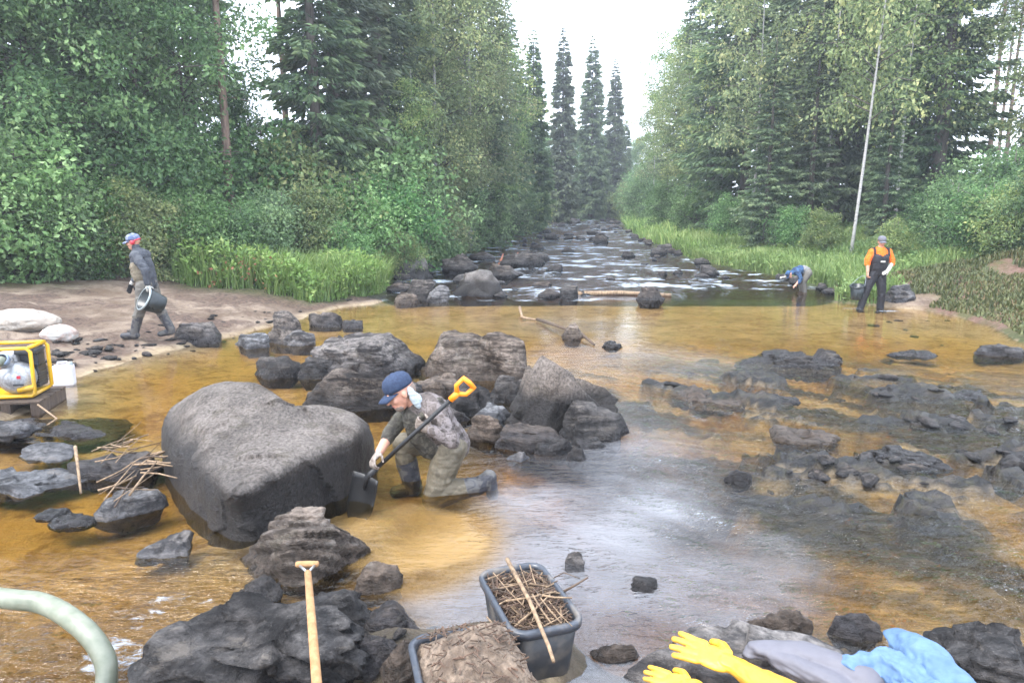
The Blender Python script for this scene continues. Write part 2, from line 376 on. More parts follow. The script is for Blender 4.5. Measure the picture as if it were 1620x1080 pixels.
bar_ = g.mix(g.mr(nA, .35, .65), (.14, .095, .064), (.31, .24, .18))
bar_ = g.mix(g.math('MULTIPLY', g.mr(g.noise(p, 1.1, 7, .7, .8), .46, .56), .85), bar_, g.mix(g.mr(nB, .4, .6), (.055, .034, .026), (.14, .09, .068)))
bar_ = g.mix(g.math('MULTIPLY', g.mr(nC, .54, .68), .6), bar_, (.05, .04, .033))
bar_ = g.mix(g.math('MULTIPLY', g.attr('top'), .8), bar_, g.mix(g.mr(nB, .4, .6), (.045, .03, .022), (.12, .075, .05)))
sand = g.mix(g.attr('dry'), sand, bar_)
c = g.mix(g.attr('stone'), sand, rockc)
c = g.mix(g.attr('green'), c, g.mix(g.attr('heath'), soil, hea))
c = g.mix(g.math('MULTIPLY', g.attr('mossy'), g.mr(nB, .38, .56)), c, (.12, .11, .03))
h = g.math('ADD', g.math('ADD', nB, g.math('MULTIPLY', nC, .35)), g.math('MULTIPLY', g.math('MULTIPLY', nS, 2.0), g.attr('stone')))
g.out(g.bsdf(Base_Color=c, Roughness=g.mix(g.attr('stone'), (.9, .9, .9), (.3, .3, .3)), Specular_IOR_Level=.4, Normal=g.bump(h, 1.0, .06)))
M['ground'] = m
me = mk_mesh('ground', np.stack([gx, gy, gzv], 1), grid_faces(len(XS), len(YS)), [m], True,
             attrs=dict(green=green, stone=np.clip(stone, 0, 1), dry=sstep(.0, .25, -gs), top=sstep(-1.6, -.2, gy - grass_edge(gx) + .8 * n2(gx, gy, 1.3, 3, 41)) * (gx < 0), heath=heath, mossy=np.clip(mossy * 1.3, 0, 1)))
tag(link('ground', me), 'sandy river bed and banks with forest floor', None, kind='structure')

# ------------------------------------------------------------------ water
WX = axis([(-14, -8, .4), (-8, 10, .034), (10, 16, .4)]); WYs = axis([(-3, 1.5, .5), (1.5, 11, .030), (11, 20, .07), (20, 34, .14), (34, 76, .3)])
A, B = np.meshgrid(WX, WYs); wx, wy = A.ravel(), B.ravel()
up = sstep(17.9, 19.0, wy)
stepn = n2(wx * .5, wy, .55, 3, 51)
rk = np.clip(ell(wx, wy, 1330, 640, 3.8, 2.8) + ell(wx, wy, 1520, 780, 2.6, 2.0), 0, 1)
run = np.clip(rk + .8 * ell(wx, wy, 1300, 880, 2.2, 1.1) + .7 * ell(wx, wy, 1120, 820, .8, 1.6), 0, 1)
calm = sstep(17.9, 18.3, wy) * (1 - sstep(19.3, 20.5, wy)) * sstep(2.5, 4, wx)
hz_ = up * (1 - .9 * calm) * (.08 * stepn + .06 * n2(wx, wy * 1.5, 2.2, 3, 52)) + rk * .03 * flow_noise(wx, wy, .8, 2.5, 53, 3)
a = math.radians(-48); u_ = wx * math.cos(a) + wy * math.sin(a); v_ = -wx * math.sin(a) + wy * math.cos(a)
rip_f = n2(u_ * 1.2, v_ * 5.0, 1, 2, 54)
hz_ = hz_ + run * (.018 * rip_f + .009 * n2(u_ * 3.0, v_ * 10, 1, 2, 64)) + (.0035 * run + .0012) * n2(u_ * 6, v_ * 13, 1, 1, 65) + .004 * n2(wx, wy, 5, 2, 55) * sstep(.2, .8, n2(wx, wy, .5, 2, 56) + .4)
left_run = np.clip(ell(wx, wy, 90, 1010, 1.2, .9) + .6 * ell(wx, wy, 300, 930, .7, .4), 0, 1)
hz_ = hz_ + left_run * .010 * n2(wx * 3, wy * 9, 1, 3, 57)
wz = zw(wy) + hz_
depth = np.clip(wz - bed(wx, wy), 0, .8)
lip = sstep(17.4, 17.9, wy) * (1 - sstep(18.2, 18.8, wy)) * (wx < 3.2)
foam_glint = up * (1 - calm) * (.52 * sstep(-.2, .5, n2(wx * .8, wy * 1.7, 1.4, 4, 58)) + .24)  # upstream: white water plus sky glimmer painted as pale streaks
foam_glint = np.maximum(foam_glint, .62 * lip * sstep(-.1, .5, n2(wx, wy, .9, 3, 61)))
foam_glint = np.maximum(foam_glint, .55 * ell(wx, wy, 1350, 488, .55, .28) + .6 * ell(wx, wy, 1405, 492, .5, .25))
foam_glint = np.maximum(foam_glint, .50 * ell(wx, wy, 180, 1050, .3, .25) + .36 * ell(wx, wy, 280, 950, .5, .3) + .30 * ell(wx, wy, 60, 1000, .6, .4))
foam_glint = np.maximum(foam_glint, .26 * rk * sstep(.1, .5, flow_noise(wx, wy, .9, 3, 59, 3)))
foam_glint = np.maximum(foam_glint, .8 * ell(wx, wy, 1350, 735, .22, .1))
sn_ = n2(wx, wy, 2.6, 4, 66)
silt = .62 * sstep(.34, .52, ell(wx, wy, 640, 850, .58, .62) + .16 * sn_) + .55 * sstep(.2, .6, ell(wx, wy, 940, 900, 1.35, 1.5) + .24 * sn_) + .4 * ell(wx, wy, 1010, 710, .7, 1.5) + .25 * ell(wx, wy, 910, 515, 1.3, 1.8) + .25 * ell(wx, wy, 1090, 575, 1.0, 1.2) + .3 * ell(wx, wy, 590, 482, 1.2, .35)  # ochre patch is muddy water; grey ones also paint the sky's reflection
silt = np.clip(silt * (.8 + .7 * n2(wx, wy, 1.6, 5, 60)), 0, .85)
ochre = sstep(.1, .4, ell(wx, wy, 640, 850, .62, .75))
ripa = np.clip(.045 + up * .8 * .9 * (1 - .75 * calm) + run * .9 + left_run * .8, 0, 1)
m = new_mat('river_water'); g = G(m); p = g.pos()
dep = g.attr('depth')
def ex(k): return g.math('POWER', 2.71828, g.math('MULTIPLY', dep, -k))
T = g.n('CombineColor', i0=ex(.6), i1=ex(1.85), i2=ex(5.8))
q1 = g.mapping(p, rot=(0, 0, math.radians(48)), scale=(1.0, 3.2, 1))
r1 = g.noise(q1, 3.2, 4, .55); r2 = g.noise(p, 9, 4, .55); r3 = g.noise(g.mapping(p, rot=(0, 0, math.radians(48)), scale=(1, 2.2, 1)), 13, 3, .5)
hh = g.math('ADD', g.math('ADD', g.math('MULTIPLY', r1, 1.0), g.math('MULTIPLY', r2, .25)), g.math('MULTIPLY', r3, .35))
nrm = g.bump(hh, g.attr('rip'), .12)
fr = g.n('Fresnel', IOR=1.333, Normal=nrm)
tr = g.n('BsdfTransparent', Color=T)
silt_sheen_c = g.mix(g.attr('ochre'), (.21, .213, .228), (.27, .17, .065))  # blue-grey: cloudy water plus sky reflection put into the colour
df = g.n('BsdfDiffuse', Color=silt_sheen_c)
body = g.n('MixShader', i0=g.attr('silt'), i1=tr, i2=df)
gl = g.n('BsdfGlossy', Color=(1, 1, 1), Roughness=.015, Normal=nrm)
surf = g.n('MixShader', i0=fr, i1=body, i2=gl)
fn = g.noise(g.mapping(p, scale=(.7, 1.5, 1)), 9, 7, .72, .6)
fm = g.mr(g.math('ADD', g.math('MULTIPLY', fn, .8), g.math('MULTIPLY', g.attr('foam_glint'), .55)), .66, .80)
fo = g.n('BsdfDiffuse', Color=(.40, .45, .50))  # bluish tint carries the painted sky glimmer of the rapids
g.out(g.n('MixShader', i0=g.math('MULTIPLY', fm, .85), i1=surf, i2=fo))
M['water'] = m
me = mk_mesh('river_water', np.stack([wx, wy, wz], 1), grid_faces(len(WX), len(WYs)), [m], True,
             attrs=dict(depth=depth, foam_glint=foam_glint, silt=silt, rip=ripa, ochre=ochre))
tag(link('river_water', me), 'amber brown river water with ripples and rapids', None, kind='structure')

# ------------------------------------------------------------------ rocks
def ico(sub):
    bm = bmesh.new(); bmesh.ops.create_icosphere(bm, subdivisions=sub, radius=1)
    v = np.array([q.co[:] for q in bm.verts]); f = np.array([[q.index for q in t.verts] for t in bm.faces]); bm.free(); return v, f
ICO = {k: ico(k) for k in (3, 4, 5)}
def rock_shape(seed, size, sub=4, planes=15, sharp=40., rough=.085, strata=.0, flat=.0, tilt=0.0, chip=.075):
    v, f = ICO[sub]; r = RS(seed)
    n = r.normal(size=(planes, 3)); n /= np.linalg.norm(n, axis=1)[:, None]
    hgt = r.uniform(.55, .95, planes)
    if flat: n = np.vstack([n, [[.12 * r.normal(), .12 * r.normal(), 1]]]); n[-1] /= np.linalg.norm(n[-1]); hgt = np.append(hgt, flat)
    n[:, 2] = np.abs(n[:, 2]); dn = (v * np.array([1, 1, 0]) + np.abs(v) * np.array([0, 0, 1])) @ n.T
    inv = np.where(dn > 0, dn / hgt, 0)
    R = 1.0 / (np.sum(np.maximum(inv, .02) ** sharp, 1) + 1.05 ** -sharp) ** (1 / sharp)
    p = v * R[:, None]
    lo, hi = p.min(0), p.max(0); p = (p - (lo + hi) / 2) / ((hi - lo) / 2)
    p = p * (np.array(size) / 2)
    nn = v
    L = float(np.mean(size))
    q = p / L * 2.2 + seed * 3.1
    rid = 1 - 2.2 * np.abs(fbm(q * .9 + 7, 3, seed + 9))
    p = p + nn * (rough * L * (fbm(q, 6, seed, .62) - .8 * np.clip(rid - .5, 0, 1)))[:, None]
    if chip:
        K = 26; ce = p[r.randint(len(p), size=K)]; gd = r.normal(size=(K, 3)) * .9; rk_ = r.uniform(-.6, .6, K)
        wp = p + .10 * L * np.stack([fbm(p / L * 3 + 5 * i, 2, seed + i) for i in range(3)], 1)
        di = ((wp[:, None, :] - ce[None]) ** 2).sum(2); ci = di.argmin(1)
        p = p + nn * (chip * L * (rk_[ci] + np.clip((((p - ce[ci]) / L) * gd[ci]).sum(1) * 2.2, -1, 1)))[:, None]
    if strata:
        ax = np.array([.25, .35, 1.0]) + .3 * r.normal(size=3); ax /= np.linalg.norm(ax)
        t = (p @ ax) / L * 9 + 1.2 * fbm(p / L * 1.5, 3, seed + 5)
        st = np.abs((t % 1) - .5) * 2
        lat = nn - (nn @ ax)[:, None] * ax
        p = p + lat * (strata * L * .055 * (sstep(.15, .5, st) - .6 + .8 * (hash3(np.floor(t), np.floor(t) * 0, np.floor(t) * 0, seed) - .5)))[:, None]
    return p, f
def add_rock(px0, px1, pyt, pyb, mat, label, seed, depth=None, zb=None, sub=4, group=None, sink=.42, rot=0.0, name='rock', **kw):
    pc = (px0 + px1) / 2
    if (pc > 1050 and 500 < pyb < 780) or (pc < 270 and 640 < pyb < 850): pyt = pyb - (pyb - pyt) * .68
    z0 = 0.0 if zb is None else zb
    if zb is not None and pyb < 500 and pc > 1380: z0 = gz(W(pc, pyb, zb).x, W(pc, pyb, zb).y) - .14
    f0 = W(pc, pyb, z0)
    sc = FPX / (f0.y * CP + (CAMH - z0) * SP)
    wid = (px1 - px0) / sc; dep = depth or wid * .75
    y = f0.y + dep * .5
    top = WY(pc, pyt, y + dep * .12).z - z0
    h = max(.04, top)
    p, f = rock_shape(seed, (wid, dep, h * (1 + sink * 2)), sub, **kw)
    p[:, 2] += h - p[:, 2].max()
    me = mk_mesh(name, p, f, [M[mat]], True)
    o = link(name, me, None, (f0.x * y / f0.y, y, z0), (0, 0, rot))
    return tag(o, label, 'rock', group)

# the big boulder: an outline ring on its tilted top, a wider shoulder and a foot under water
def ring_rock(name, rings, mat, label, seed, rough=.02, lev=4, zb=0.0, strata=0.0):
    """rings: lists of world points, top to bottom, all of the same length"""
    n = len(rings[0]); v = []; f = []
    c0 = sum((Vector(q) for q in rings[0]), Vector()) / n
    v.append(c0)
    for rg in rings: v += [Vector(q) for q in rg]
    for k in range(n): f.append((0, 1 + k, 1 + (k + 1) % n))
    for i in range(len(rings) - 1):
        a, b = 1 + i * n, 1 + (i + 1) * n
        for k in range(n): f.append((a + k, b + k, b + (k + 1) % n, a + (k + 1) % n))
    me = bpy.data.meshes.new('tmp'); me.from_pydata([tuple(q) for q in v], [], f); me.update()
    o = bpy.data.objects.new('tmp', me); COL.objects.link(o)
    cre = me.attributes.new('crease_edge', 'FLOAT', 'EDGE')
    for e in me.edges:
        a, b = sorted(e.vertices)
        if a >= 1 and b <= n: cre.data[e.index].value = .45
    mod = o.modifiers.new('s', 'SUBSURF'); mod.levels = lev; mod.subdivision_type = 'CATMULL_CLARK'
    dg = bpy.context.evaluated_depsgraph_get(); ev = o.evaluated_get(dg); m2 = bpy.data.meshes.new_from_object(ev)
    p = np.zeros(len(m2.vertices) * 3); m2.vertices.foreach_get('co', p); p = p.reshape(-1, 3)
    nr = np.zeros(len(m2.vertices) * 3); m2.vertices.foreach_get('normal', nr); nr = nr.reshape(-1, 3)
    rr_ = RS(seed); K = 30; ce = p[rr_.randint(len(p), size=K)]; wp = p + .12 * np.stack([fbm(p * 2.5 + 5 * i, 2, seed + i) for i in range(3)], 1)
    ci = ((wp[:, None, :] - ce[None]) ** 2).sum(2).argmin(1); gd = rr_.normal(size=(K, 3))
    p = p + nr * (.012 * (rr_.uniform(-.6, .6, K)[ci] + np.clip(((p - ce[ci]) * gd[ci]).sum(1) * 4, -1, 1)))[:, None]
    p = p + nr * (rough * (fbm(p * 2.4, 5, seed) * 1.4 + .35 * fbm(p * 11, 4, seed + 3)))[:, None]
    org = np.array([c0.x, c0.y, zb]); m2.vertices.foreach_set('co', (p - org).ravel())
    m2.name = name; m2.materials.clear(); m2.materials.append(M[mat]); m2.polygons.foreach_set('use_smooth', np.ones(len(m2.polygons), bool)); m2.update()
    bpy.data.objects.remove(o)
    return tag(link(name, m2, None, tuple(org)), label, 'rock')
def ring(pts): return [W(px, py, z) for px, py, z in pts]
top = [(306, 652, .52), (322, 620, .66), (358, 604, .72), (410, 606, .72), (436, 632, .66), (456, 648, .60), (505, 640, .58), (552, 654, .52), (576, 684, .43), (515, 712, .42), (448, 742, .43), (398, 772, .41), (362, 790, .38), (338, 728, .44)]
mid = [(243, 664, .33), (272, 622, .50), (338, 598, .60), (418, 601, .60), (440, 630, .54), (458, 644, .50), (510, 634, .50), (574, 652, .42), (603, 692, .28), (552, 734, .23), (478, 776, .21), (410, 814, .18), (352, 818, .18), (282, 742, .26)]
def drop(pts, z, k):
    q = [W(*t) for t in pts]; c = sum(q, Vector()) / len(q); return [Vector((c.x + (t.x - c.x) * k, c.y + (t.y - c.y) * k, z)) for t in q]
ring_rock('boulder', [ring(top), ring(mid), drop(mid, .05, 1.01), drop(mid, -.35, 1.04)], 'boulder', 'huge smooth grey boulder with a notched top and flanks dark from wet and painted shade', 3, rough=.03, lev=5)

R = add_rock
R(470, 672, 528, 604, 'slate', 'flat topped layered grey rock behind the kneeling man, cracked across', 11, depth=1.2, sub=5, flat=.5, strata=.8, rough=.04)
R(474, 640, 582, 652, 'wetrock', 'dark wet ledge of rock just behind the big boulder', 12, depth=.5, strata=.8)
R(398, 478, 562, 600, 'wetrock', 'low dark slab jutting from the layered rock into amber water', 13, flat=.4)
R(660, 832, 517, 606, 'brownrock', 'broad pale brown rock with a hollow, beyond the kneeling man', 14, depth=1.5, sub=5, flat=.6, rough=.07)
R(795, 985, 556, 690, 'boulder', 'large angular dark grey rock standing at the edge of the fast water', 35, depth=.75, sub=5, planes=9, rough=.05)
R(880, 988, 632, 702, 'wetrock', 'wet black ledge at the foot of the angular dark rock', 16, depth=.5, flat=.5, strata=.6)
R(815, 900, 575, 600, 'wetrock', 'small dark stone behind the angular dark rock', 17)
R(740, 805, 655, 702, 'brownrock', 'brown stone right behind the kneeling man\'s boots', 18, strata=.5)
R(785, 905, 672, 716, 'slate', 'thin tilted grey slab below the angular dark rock', 19, flat=.35, strata=1, depth=.4)
R(705, 785, 602, 660, 'wetrock', 'dark stone at the kneeling man\'s shoulder', 20, depth=.4)
R(745, 815, 640, 672, 'paleslab', 'blue grey wet slab between the brown stones', 21, flat=.4)
R(690, 745, 640, 668, 'slate', 'grey layered stone behind the kneeling man\'s back', 22)
R(893, 926, 706, 730, 'wetrock', 'small black stone in the water below the thin slab', 23)
R(800, 838, 712, 732, 'paleslab', 'small blue grey stone at the water\'s edge by the boots', 24)
R(382, 586, 800, 926, 'brownrock', 'low ridged brown rock between the big boulder and the wooden shovel', 25, depth=.75, sub=5, strata=1.0, rough=.05, flat=.5)
R(255, 600, 955, 1130, 'wetrock', 'dark slaty rock with split layers under the wooden shovel handle', 46, depth=.55, sub=5, strata=2.4, rough=.09, flat=.5, planes=9, chip=.12)
R(470, 600, 915, 1000, 'wetrock', 'black crumbling rock beside the wooden shovel handle', 27, depth=.35, strata=.8, rough=.08)
R(575, 668, 955, 1020, 'slate', 'broken grey stone left of the sand filled tub', 28, depth=.25, zb=.06)
R(545, 640, 1000, 1075, 'slate', 'split grey stone low beside the sand filled tub', 29, depth=.25, zb=.08)
R(600, 668, 1010, 1090, 'brownrock', 'rough brown stone touching the sand filled tub', 30, depth=.2, zb=.08)
R(505, 570, 1020, 1085, 'wetrock', 'mossy dark stone at the foot of the wooden shovel', 31, depth=.2, zb=.05)
R(225, 312, 844, 884, 'paleslab', 'small pointed slab alone in the amber shallows', 32, flat=.4, sub=4)
R(72, 152, 806, 838, 'wetrock', 'low dark wet slab awash in the amber shallows', 33, flat=.4)
R(160, 258, 752, 824, 'paleslab', 'tilted blue grey slab under the driftwood sticks', 34, flat=.4, strata=.5, depth=.35)
R(-40, 212, 645, 702, 'slate', 'long layered slab beside the pump\'s wooden pallet', 35, depth=1.0, flat=.35, strata=1, sub=5)
R(-60, 155, 722, 786, 'paleslab', 'smooth blue grey slab lying half in the amber shallows', 36, depth=.55, flat=.35, sub=5)
R(110, 262, 692, 762, 'slate', 'grey ledge covered by driftwood against the big boulder', 37, depth=.5, flat=.4, strata=.8)
R(-20, 62, 650, 690, 'paleslab', 'rounded blue grey stone below the yellow pump', 38, zb=.1)
R(420, 480, 489, 545, 'paleslab', 'pointed grey white stone on the sand bar', 39, planes=8, rough=.07)
R(484, 540, 492, 518, 'slate', 'dark triangular slate standing beside the pointed stone', 40, flat=.5)
R(280, 348, 509, 546, 'slate', 'flat grey stone on the sand bar behind the walker with the bucket', 41, flat=.45)
R(252, 300, 530, 548, 'brownrock', 'small brown stone at the sand bar\'s water edge', 42)
R(372, 432, 524, 552, 'paleslab', 'pale slab at the foot of the pointed stone', 43, flat=.4)
R(440, 500, 518, 548, 'paleslab', 'low pale stone between sand bar and layered rock', 44, flat=.4)
R(540, 575, 505, 520, 'slate', 'small slate in the amber water beyond the layered rock', 45, flat=.4)
R(560, 672, 590, 640, 'slate', 'jagged slate behind the kneeling man\'s cap', 101, depth=.5, strata=.8)
R(648, 730, 590, 630, 'brownrock', 'brown block wedged between the layered rock and the pale brown rock', 102, depth=.5)
R(770, 850, 590, 640, 'wetrock', 'black block leaning on the angular dark rock', 103, depth=.4)
R(700, 760, 555, 585, 'paleslab', 'wet blue grey slab in the hollow of the pale brown rock', 104, flat=.4)
R(840, 905, 690, 722, 'wetrock', 'flat black stone before the wet black ledge', 105, flat=.4)
R(470, 540, 560, 600, 'wetrock', 'dark broken step at the end of the layered rock', 106, depth=.4, strata=.8)
R(905, 960, 690, 712, 'wetrock', 'black splinter of rock at the ledge\'s foot', 107, flat=.4)
R(380, 450, 905, 960, 'wetrock', 'dark wet stone below the low ridged brown rock', 108, depth=.25)
R(300, 400, 985, 1040, 'wetrock', 'wet split block on the left of the dark slaty rock', 109, depth=.3, strata=1)
R(560, 640, 890, 940, 'brownrock', 'small brown stone in the silty ochre water', 110, depth=.2, flat=.4)
R(30, 130, 690, 730, 'paleslab', 'thin wet slab between the two long slabs by the pump', 111, flat=.35)
R(60, 110, 800, 822, 'wetrock', 'tiny dark wet slab in the amber shallows', 112, flat=.4)
# upstream, near side
R(612, 684, 402, 446, 'boulder', 'rounded pale topped rock under the grassy left bank', 51, zb=.1, planes=16)
R(718, 800, 424, 468, 'boulder', 'wedge shaped grey rock where the rapids enter the amber pool', 52, zb=.05, planes=9)
R(790, 858, 396, 420, 'wetrock', 'dark stone beside the reddish stakes upstream', 53, zb=.4)
R(760, 830, 415, 438, 'wetrock', 'long low mossy rock in front of the reddish stakes', 54, zb=.25)
R(640, 700, 440, 478, 'wetrock', 'black stone heap below the rounded pale topped rock', 55, zb=.0)
R(676, 712, 450, 480, 'paleslab', 'small grey stone beside the black stone heap', 56, zb=0)
R(625, 665, 462, 482, 'brownrock', 'pale brown stone at the left end of the amber pool', 57, zb=0)
R(690, 760, 400, 430, 'wetrock', 'dark shore rock under the leaning bushes', 58, zb=.35)
R(884, 917, 447, 472, 'wetrock', 'black cone shaped stone at the end of the floating log', 59, zb=.02, planes=8)
R(886, 922, 510, 538, 'brownrock', 'round dark brown stone caught in the shallow amber water', 60, planes=16)
R(950, 985, 538, 552, 'wetrock', 'small flat stone beyond the angular dark rock', 61)
R(1005, 1050, 452, 478, 'wetrock', 'low stone behind the floating log', 62, zb=.1)
# right hand bedrock
R(1150, 1345, 532, 588, 'wetrock', 'mossy broken rock hump splitting the flow below the amber pool', 71, depth=1.5, sub=5, flat=.4, strata=.8, rough=.10)
R(1372, 1462, 600, 628, 'wetrock', 'pair shaped black rock rising from the right hand riffle', 72, flat=.5, strata=.6, rough=.08)
R(1358, 1494, 688, 742, 'wetrock', 'big black ledge with white water breaking at its foot', 73, flat=.45, strata=.9, rough=.08, depth=.6, sub=5)
R(1062, 1185, 598, 646, 'brownrock', 'ragged brown rock edge above the smooth grey pool', 74, flat=.45, rough=.1, strata=.6, depth=.8)
R(1196, 1262, 614, 640, 'wetrock', 'low black stone among the riffles below the mossy hump', 75, flat=.4)
R(1215, 1330, 664, 706, 'brownrock', 'brown ledge awash above the black ledge', 76, flat=.4, rough=.09, strata=.6)
R(1144, 1192, 728, 768, 'wetrock', 'pointed stone at the edge of the ripples', 77, depth=.2)
R(1500, 1560, 610, 632, 'wetrock', 'small black stone in the far right riffle', 78, flat=.4)
R(1545, 1625, 532, 566, 'slate', 'grey layered shore rock below the heather bank', 79, flat=.5, strata=.8)
R(1400, 1480, 545, 566, 'wetrock', 'flat dark stone at the lower edge of the amber pool', 80, flat=.4)
R(1580, 1700, 690, 760, 'wetrock', 'dark ledge leaving the right hand riffle', 81, flat=.4, strata=.8, depth=.7)
R(1405, 1450, 448, 472, 'paleslab', 'pale stone on the shore behind the man in orange', 82, zb=.12)
R(1455, 1505, 455, 482, 'slate', 'grey stone on the shore beside the man in orange', 83, zb=.1)
R(1430, 1475, 468, 488, 'brownrock', 'small brown stone on the pale shore', 84, zb=.05)
# foreground right
R(950, 1400, 1015, 1160, 'paleslab', 'flat grey slab that the yellow gloves lie on', 85, depth=.62, zb=.0, flat=.35, sub=5, planes=9, rough=.02)
R(1180, 1290, 965, 1010, 'brownrock', 'thin brown ridge of rock above the gloves', 86, depth=.12, strata=.8)
R(1302, 1402, 968, 1014, 'slate', 'small dark rimmed stone lying in the silty water', 87, depth=.14, flat=.5)
R(1440, 1660, 990, 1140, 'wetrock', 'dark layered rock under the blue sleeves', 88, depth=.5, strata=1.1, sub=5, rough=.06, flat=.5)
R(1000, 1042, 912, 938, 'wetrock', 'lone dark stone in the smooth grey pool', 89, flat=.6)
R(893, 925, 868, 905, 'paleslab', 'small grey stone behind the tub of sticks', 90)
R(930, 1010, 1018, 1050, 'brownrock', 'clod of brown debris beside the tub of sticks', 91, depth=.1)
# stones of the rapids
stone_me = [mk_mesh('rapids_stone', *rock_shape(200 + i, (1, .8, .62), 3, flat=.6 if i % 2 else 0, rough=.07), [M['wetrock'] if i % 3 else M['slate']], True) for i in range(8)]
r = RS(5)
k = 0
while k < 135:
    y = 18.6 + 50 * r.rand() ** 1.5; t = r.rand()
    if r.rand() < .55: t = t ** 2.2 * .5 if r.rand() < .7 else 1 - .3 * t ** 2.2
    a_, b_ = float(xl(y)), float(xr(y)); x = a_ + (b_ - a_) * t
    if y < 21 and x > 2.0: continue
    if y < 19.6 and x < -1: continue
    sc = (.20 + .55 * r.rand() ** 2) * (1.0 + .012 * y); k += 1
    o = link('rapids_stone', stone_me[k % 8], None, (x, y, float(zw(y)) + .05 * sc), (0, 0, r.rand() * 6.3), (sc, sc, sc * (.6 + .5 * r.rand())))
    tag(o, 'dark wet stone breaking the surface of the upstream rapids', 'rock', 'stones in the upstream rapids')
k = 0
while k < 60:                                  # shore stones at both edges
    y = 18 + 30 * r.rand(); x = float(xl(y)) + .5 * (r.rand() - .4) if r.rand() < .6 else float(xr(y)) - .5 * (r.rand() - .4)
    sc = .3 + .6 * r.rand() ** 2; k += 1
    o = link('shore_stone', stone_me[k % 8], None, (x, y, float(zw(y)) + .05), (0, 0, r.rand() * 6.3), (sc, sc, sc * .8))
    tag(o, 'dark stone at the foot of the grassy bank upstream', 'rock', 'stones along the upstream banks')
spots = [(600, 700, 620, 720, 30, .03, .09), (690, 560, 930, 700, 26, .04, .12), (540, 900, 690, 1060, 46, .02, .07), (150, 720, 270, 800, 10, .03, .08), (1060, 560, 1600, 760, 150, .05, .24), (0, 470, 560, 590, 130, .05, .2), (950, 1000, 1300, 1040, 12, .015, .04), (1380, 440, 1520, 500, 16, .06, .16)]
for (x0, y0, x1, y1, n, s0, s1) in spots:
    for i in range(n):
        px, py = x0 + (x1 - x0) * r.rand(), min(y0, y1) + abs(y1 - y0) * r.rand()
        q = W(px, py, .0); z = gz(q.x, q.y); q = W(px, py, z)
        sc = s0 + (s1 - s0) * r.rand() ** 2
        if z < -.10 or (z < -.06 and sc < .1): continue
        o = link('stone', stone_me[r.randint(8)], None, (q.x, q.y, gz(q.x, q.y) + .1 * sc), (0, 0, r.rand() * 6.3), (sc * 1.5, sc, sc * .62))
        tag(o, 'small loose stone on the wet gravel', 'rock', 'loose stones scattered on the gravel')

# ------------------------------------------------------------------ foliage generators
def unit(a): return a / np.maximum(np.linalg.norm(a, axis=1)[:, None], 1e-9)
def leaf_quads(C, D, L, Wd, rs, fold=.25):
    n = len(C); D = unit(D); S = unit(np.cross(D, rs.normal(size=(n, 3)))); U = np.cross(D, S)
    L = np.broadcast_to(L, n)[:, None]; Wd = np.broadcast_to(Wd, n)[:, None]
    v = np.stack([C, C + D * L * .45 + S * Wd * .5 + U * Wd * fold, C + D * L, C + D * L * .45 - S * Wd * .5 + U * Wd * fold], 1).reshape(-1, 3)
    f = np.arange(n * 4).reshape(n, 4); return v, f
def trunk_mesh(name, path, r0, mat, limbs=(), seg=9):
    b = MB(); n = len(path); b.tube(path, [max(.012, r0 * (1 - .93 * i / (n - 1))) * (1.25 if i == 0 else 1) for i in range(n)], seg)
    for pts, ra in limbs: b.tube(pts, [ra, ra * .6, ra * .2] if len(pts) == 3 else ra, 5)
    return mk_mesh(name, b.v, b.f, [mat], True)
def spruce(seed, h, R, z0=.05, dens=1.0, big=1.0):
    rs = RS(seed); C = []; D = []; T = []; limbs = []
    z = h * z0
    while z < h * .995:
        t = z / h
        Lm = R * min(1, .55 + 2.2 * (t - z0)) * (1 - t) ** .75 + .10
        nb = int(6 * dens) + rs.randint(3)
        for k in range(nb):
            L = Lm * rs.uniform(.55, 1.15); az = rs.uniform(0, 6.283)
            ca, sa = math.cos(az), math.sin(az); drop = (.10 + .5 * (1 - t)) * rs.uniform(.6, 1.3)
            if t < .8 and rs.rand() < .10: limbs.append(([(0, 0, z), (ca * L * .5, sa * L * .5, z - drop * L * .35), (ca * L, sa * L, z - drop * L * .55)], .022))
            n = max(4, int(L * 34 * dens)); s = np.sqrt(rs.uniform(.04, 1, n))
            x = s * L; dz = -drop * L * (s - .45 * s * s * s)
            lat = rs.normal(size=n) * .16 * (1.15 - s) * L
            C.append(np.stack([ca * x - sa * lat, sa * x + ca * lat, z + dz + rs.normal(size=n) * .03], 1))
            out = np.stack([np.full(n, ca), np.full(n, sa), -drop + 0 * s], 1)
            side = np.stack([-sa * np.sign(lat), ca * np.sign(lat), 0 * s], 1)
            D.append(out * .8 + side * rs.uniform(.2, 1.0, n)[:, None] + np.array([0, 0, -1]) * rs.uniform(-.1, .9, n)[:, None] * (1 - t * .9) + rs.normal(size=(n, 3)) * .22)
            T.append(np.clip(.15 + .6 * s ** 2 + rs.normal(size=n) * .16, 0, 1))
        z += rs.uniform(.16, .30) * (h / 15)
    C, D, T = np.vstack(C), np.vstack(D), np.concatenate(T); n = len(C)
    ln = rs.uniform(.14, .34, n) * (1 + (big - 1) * np.clip(1.05 - C[:, 2] / h, 0, 1) ** .6) * np.clip(.45 + 3 * (1 - C[:, 2] / h), .45, 1); v, f = leaf_quads(C, D, ln, ln * rs.uniform(.26, .42, n), rs)
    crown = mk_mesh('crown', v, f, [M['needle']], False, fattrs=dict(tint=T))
    tr = trunk_mesh('trunk', [(0.02 * math.sin(i), .02 * math.cos(i * 2), -.6 + (h + .4) * i / 8) for i in range(9)], .017 * h * .6 + .05, M['spruce_bark'], limbs)
    return tr, crown
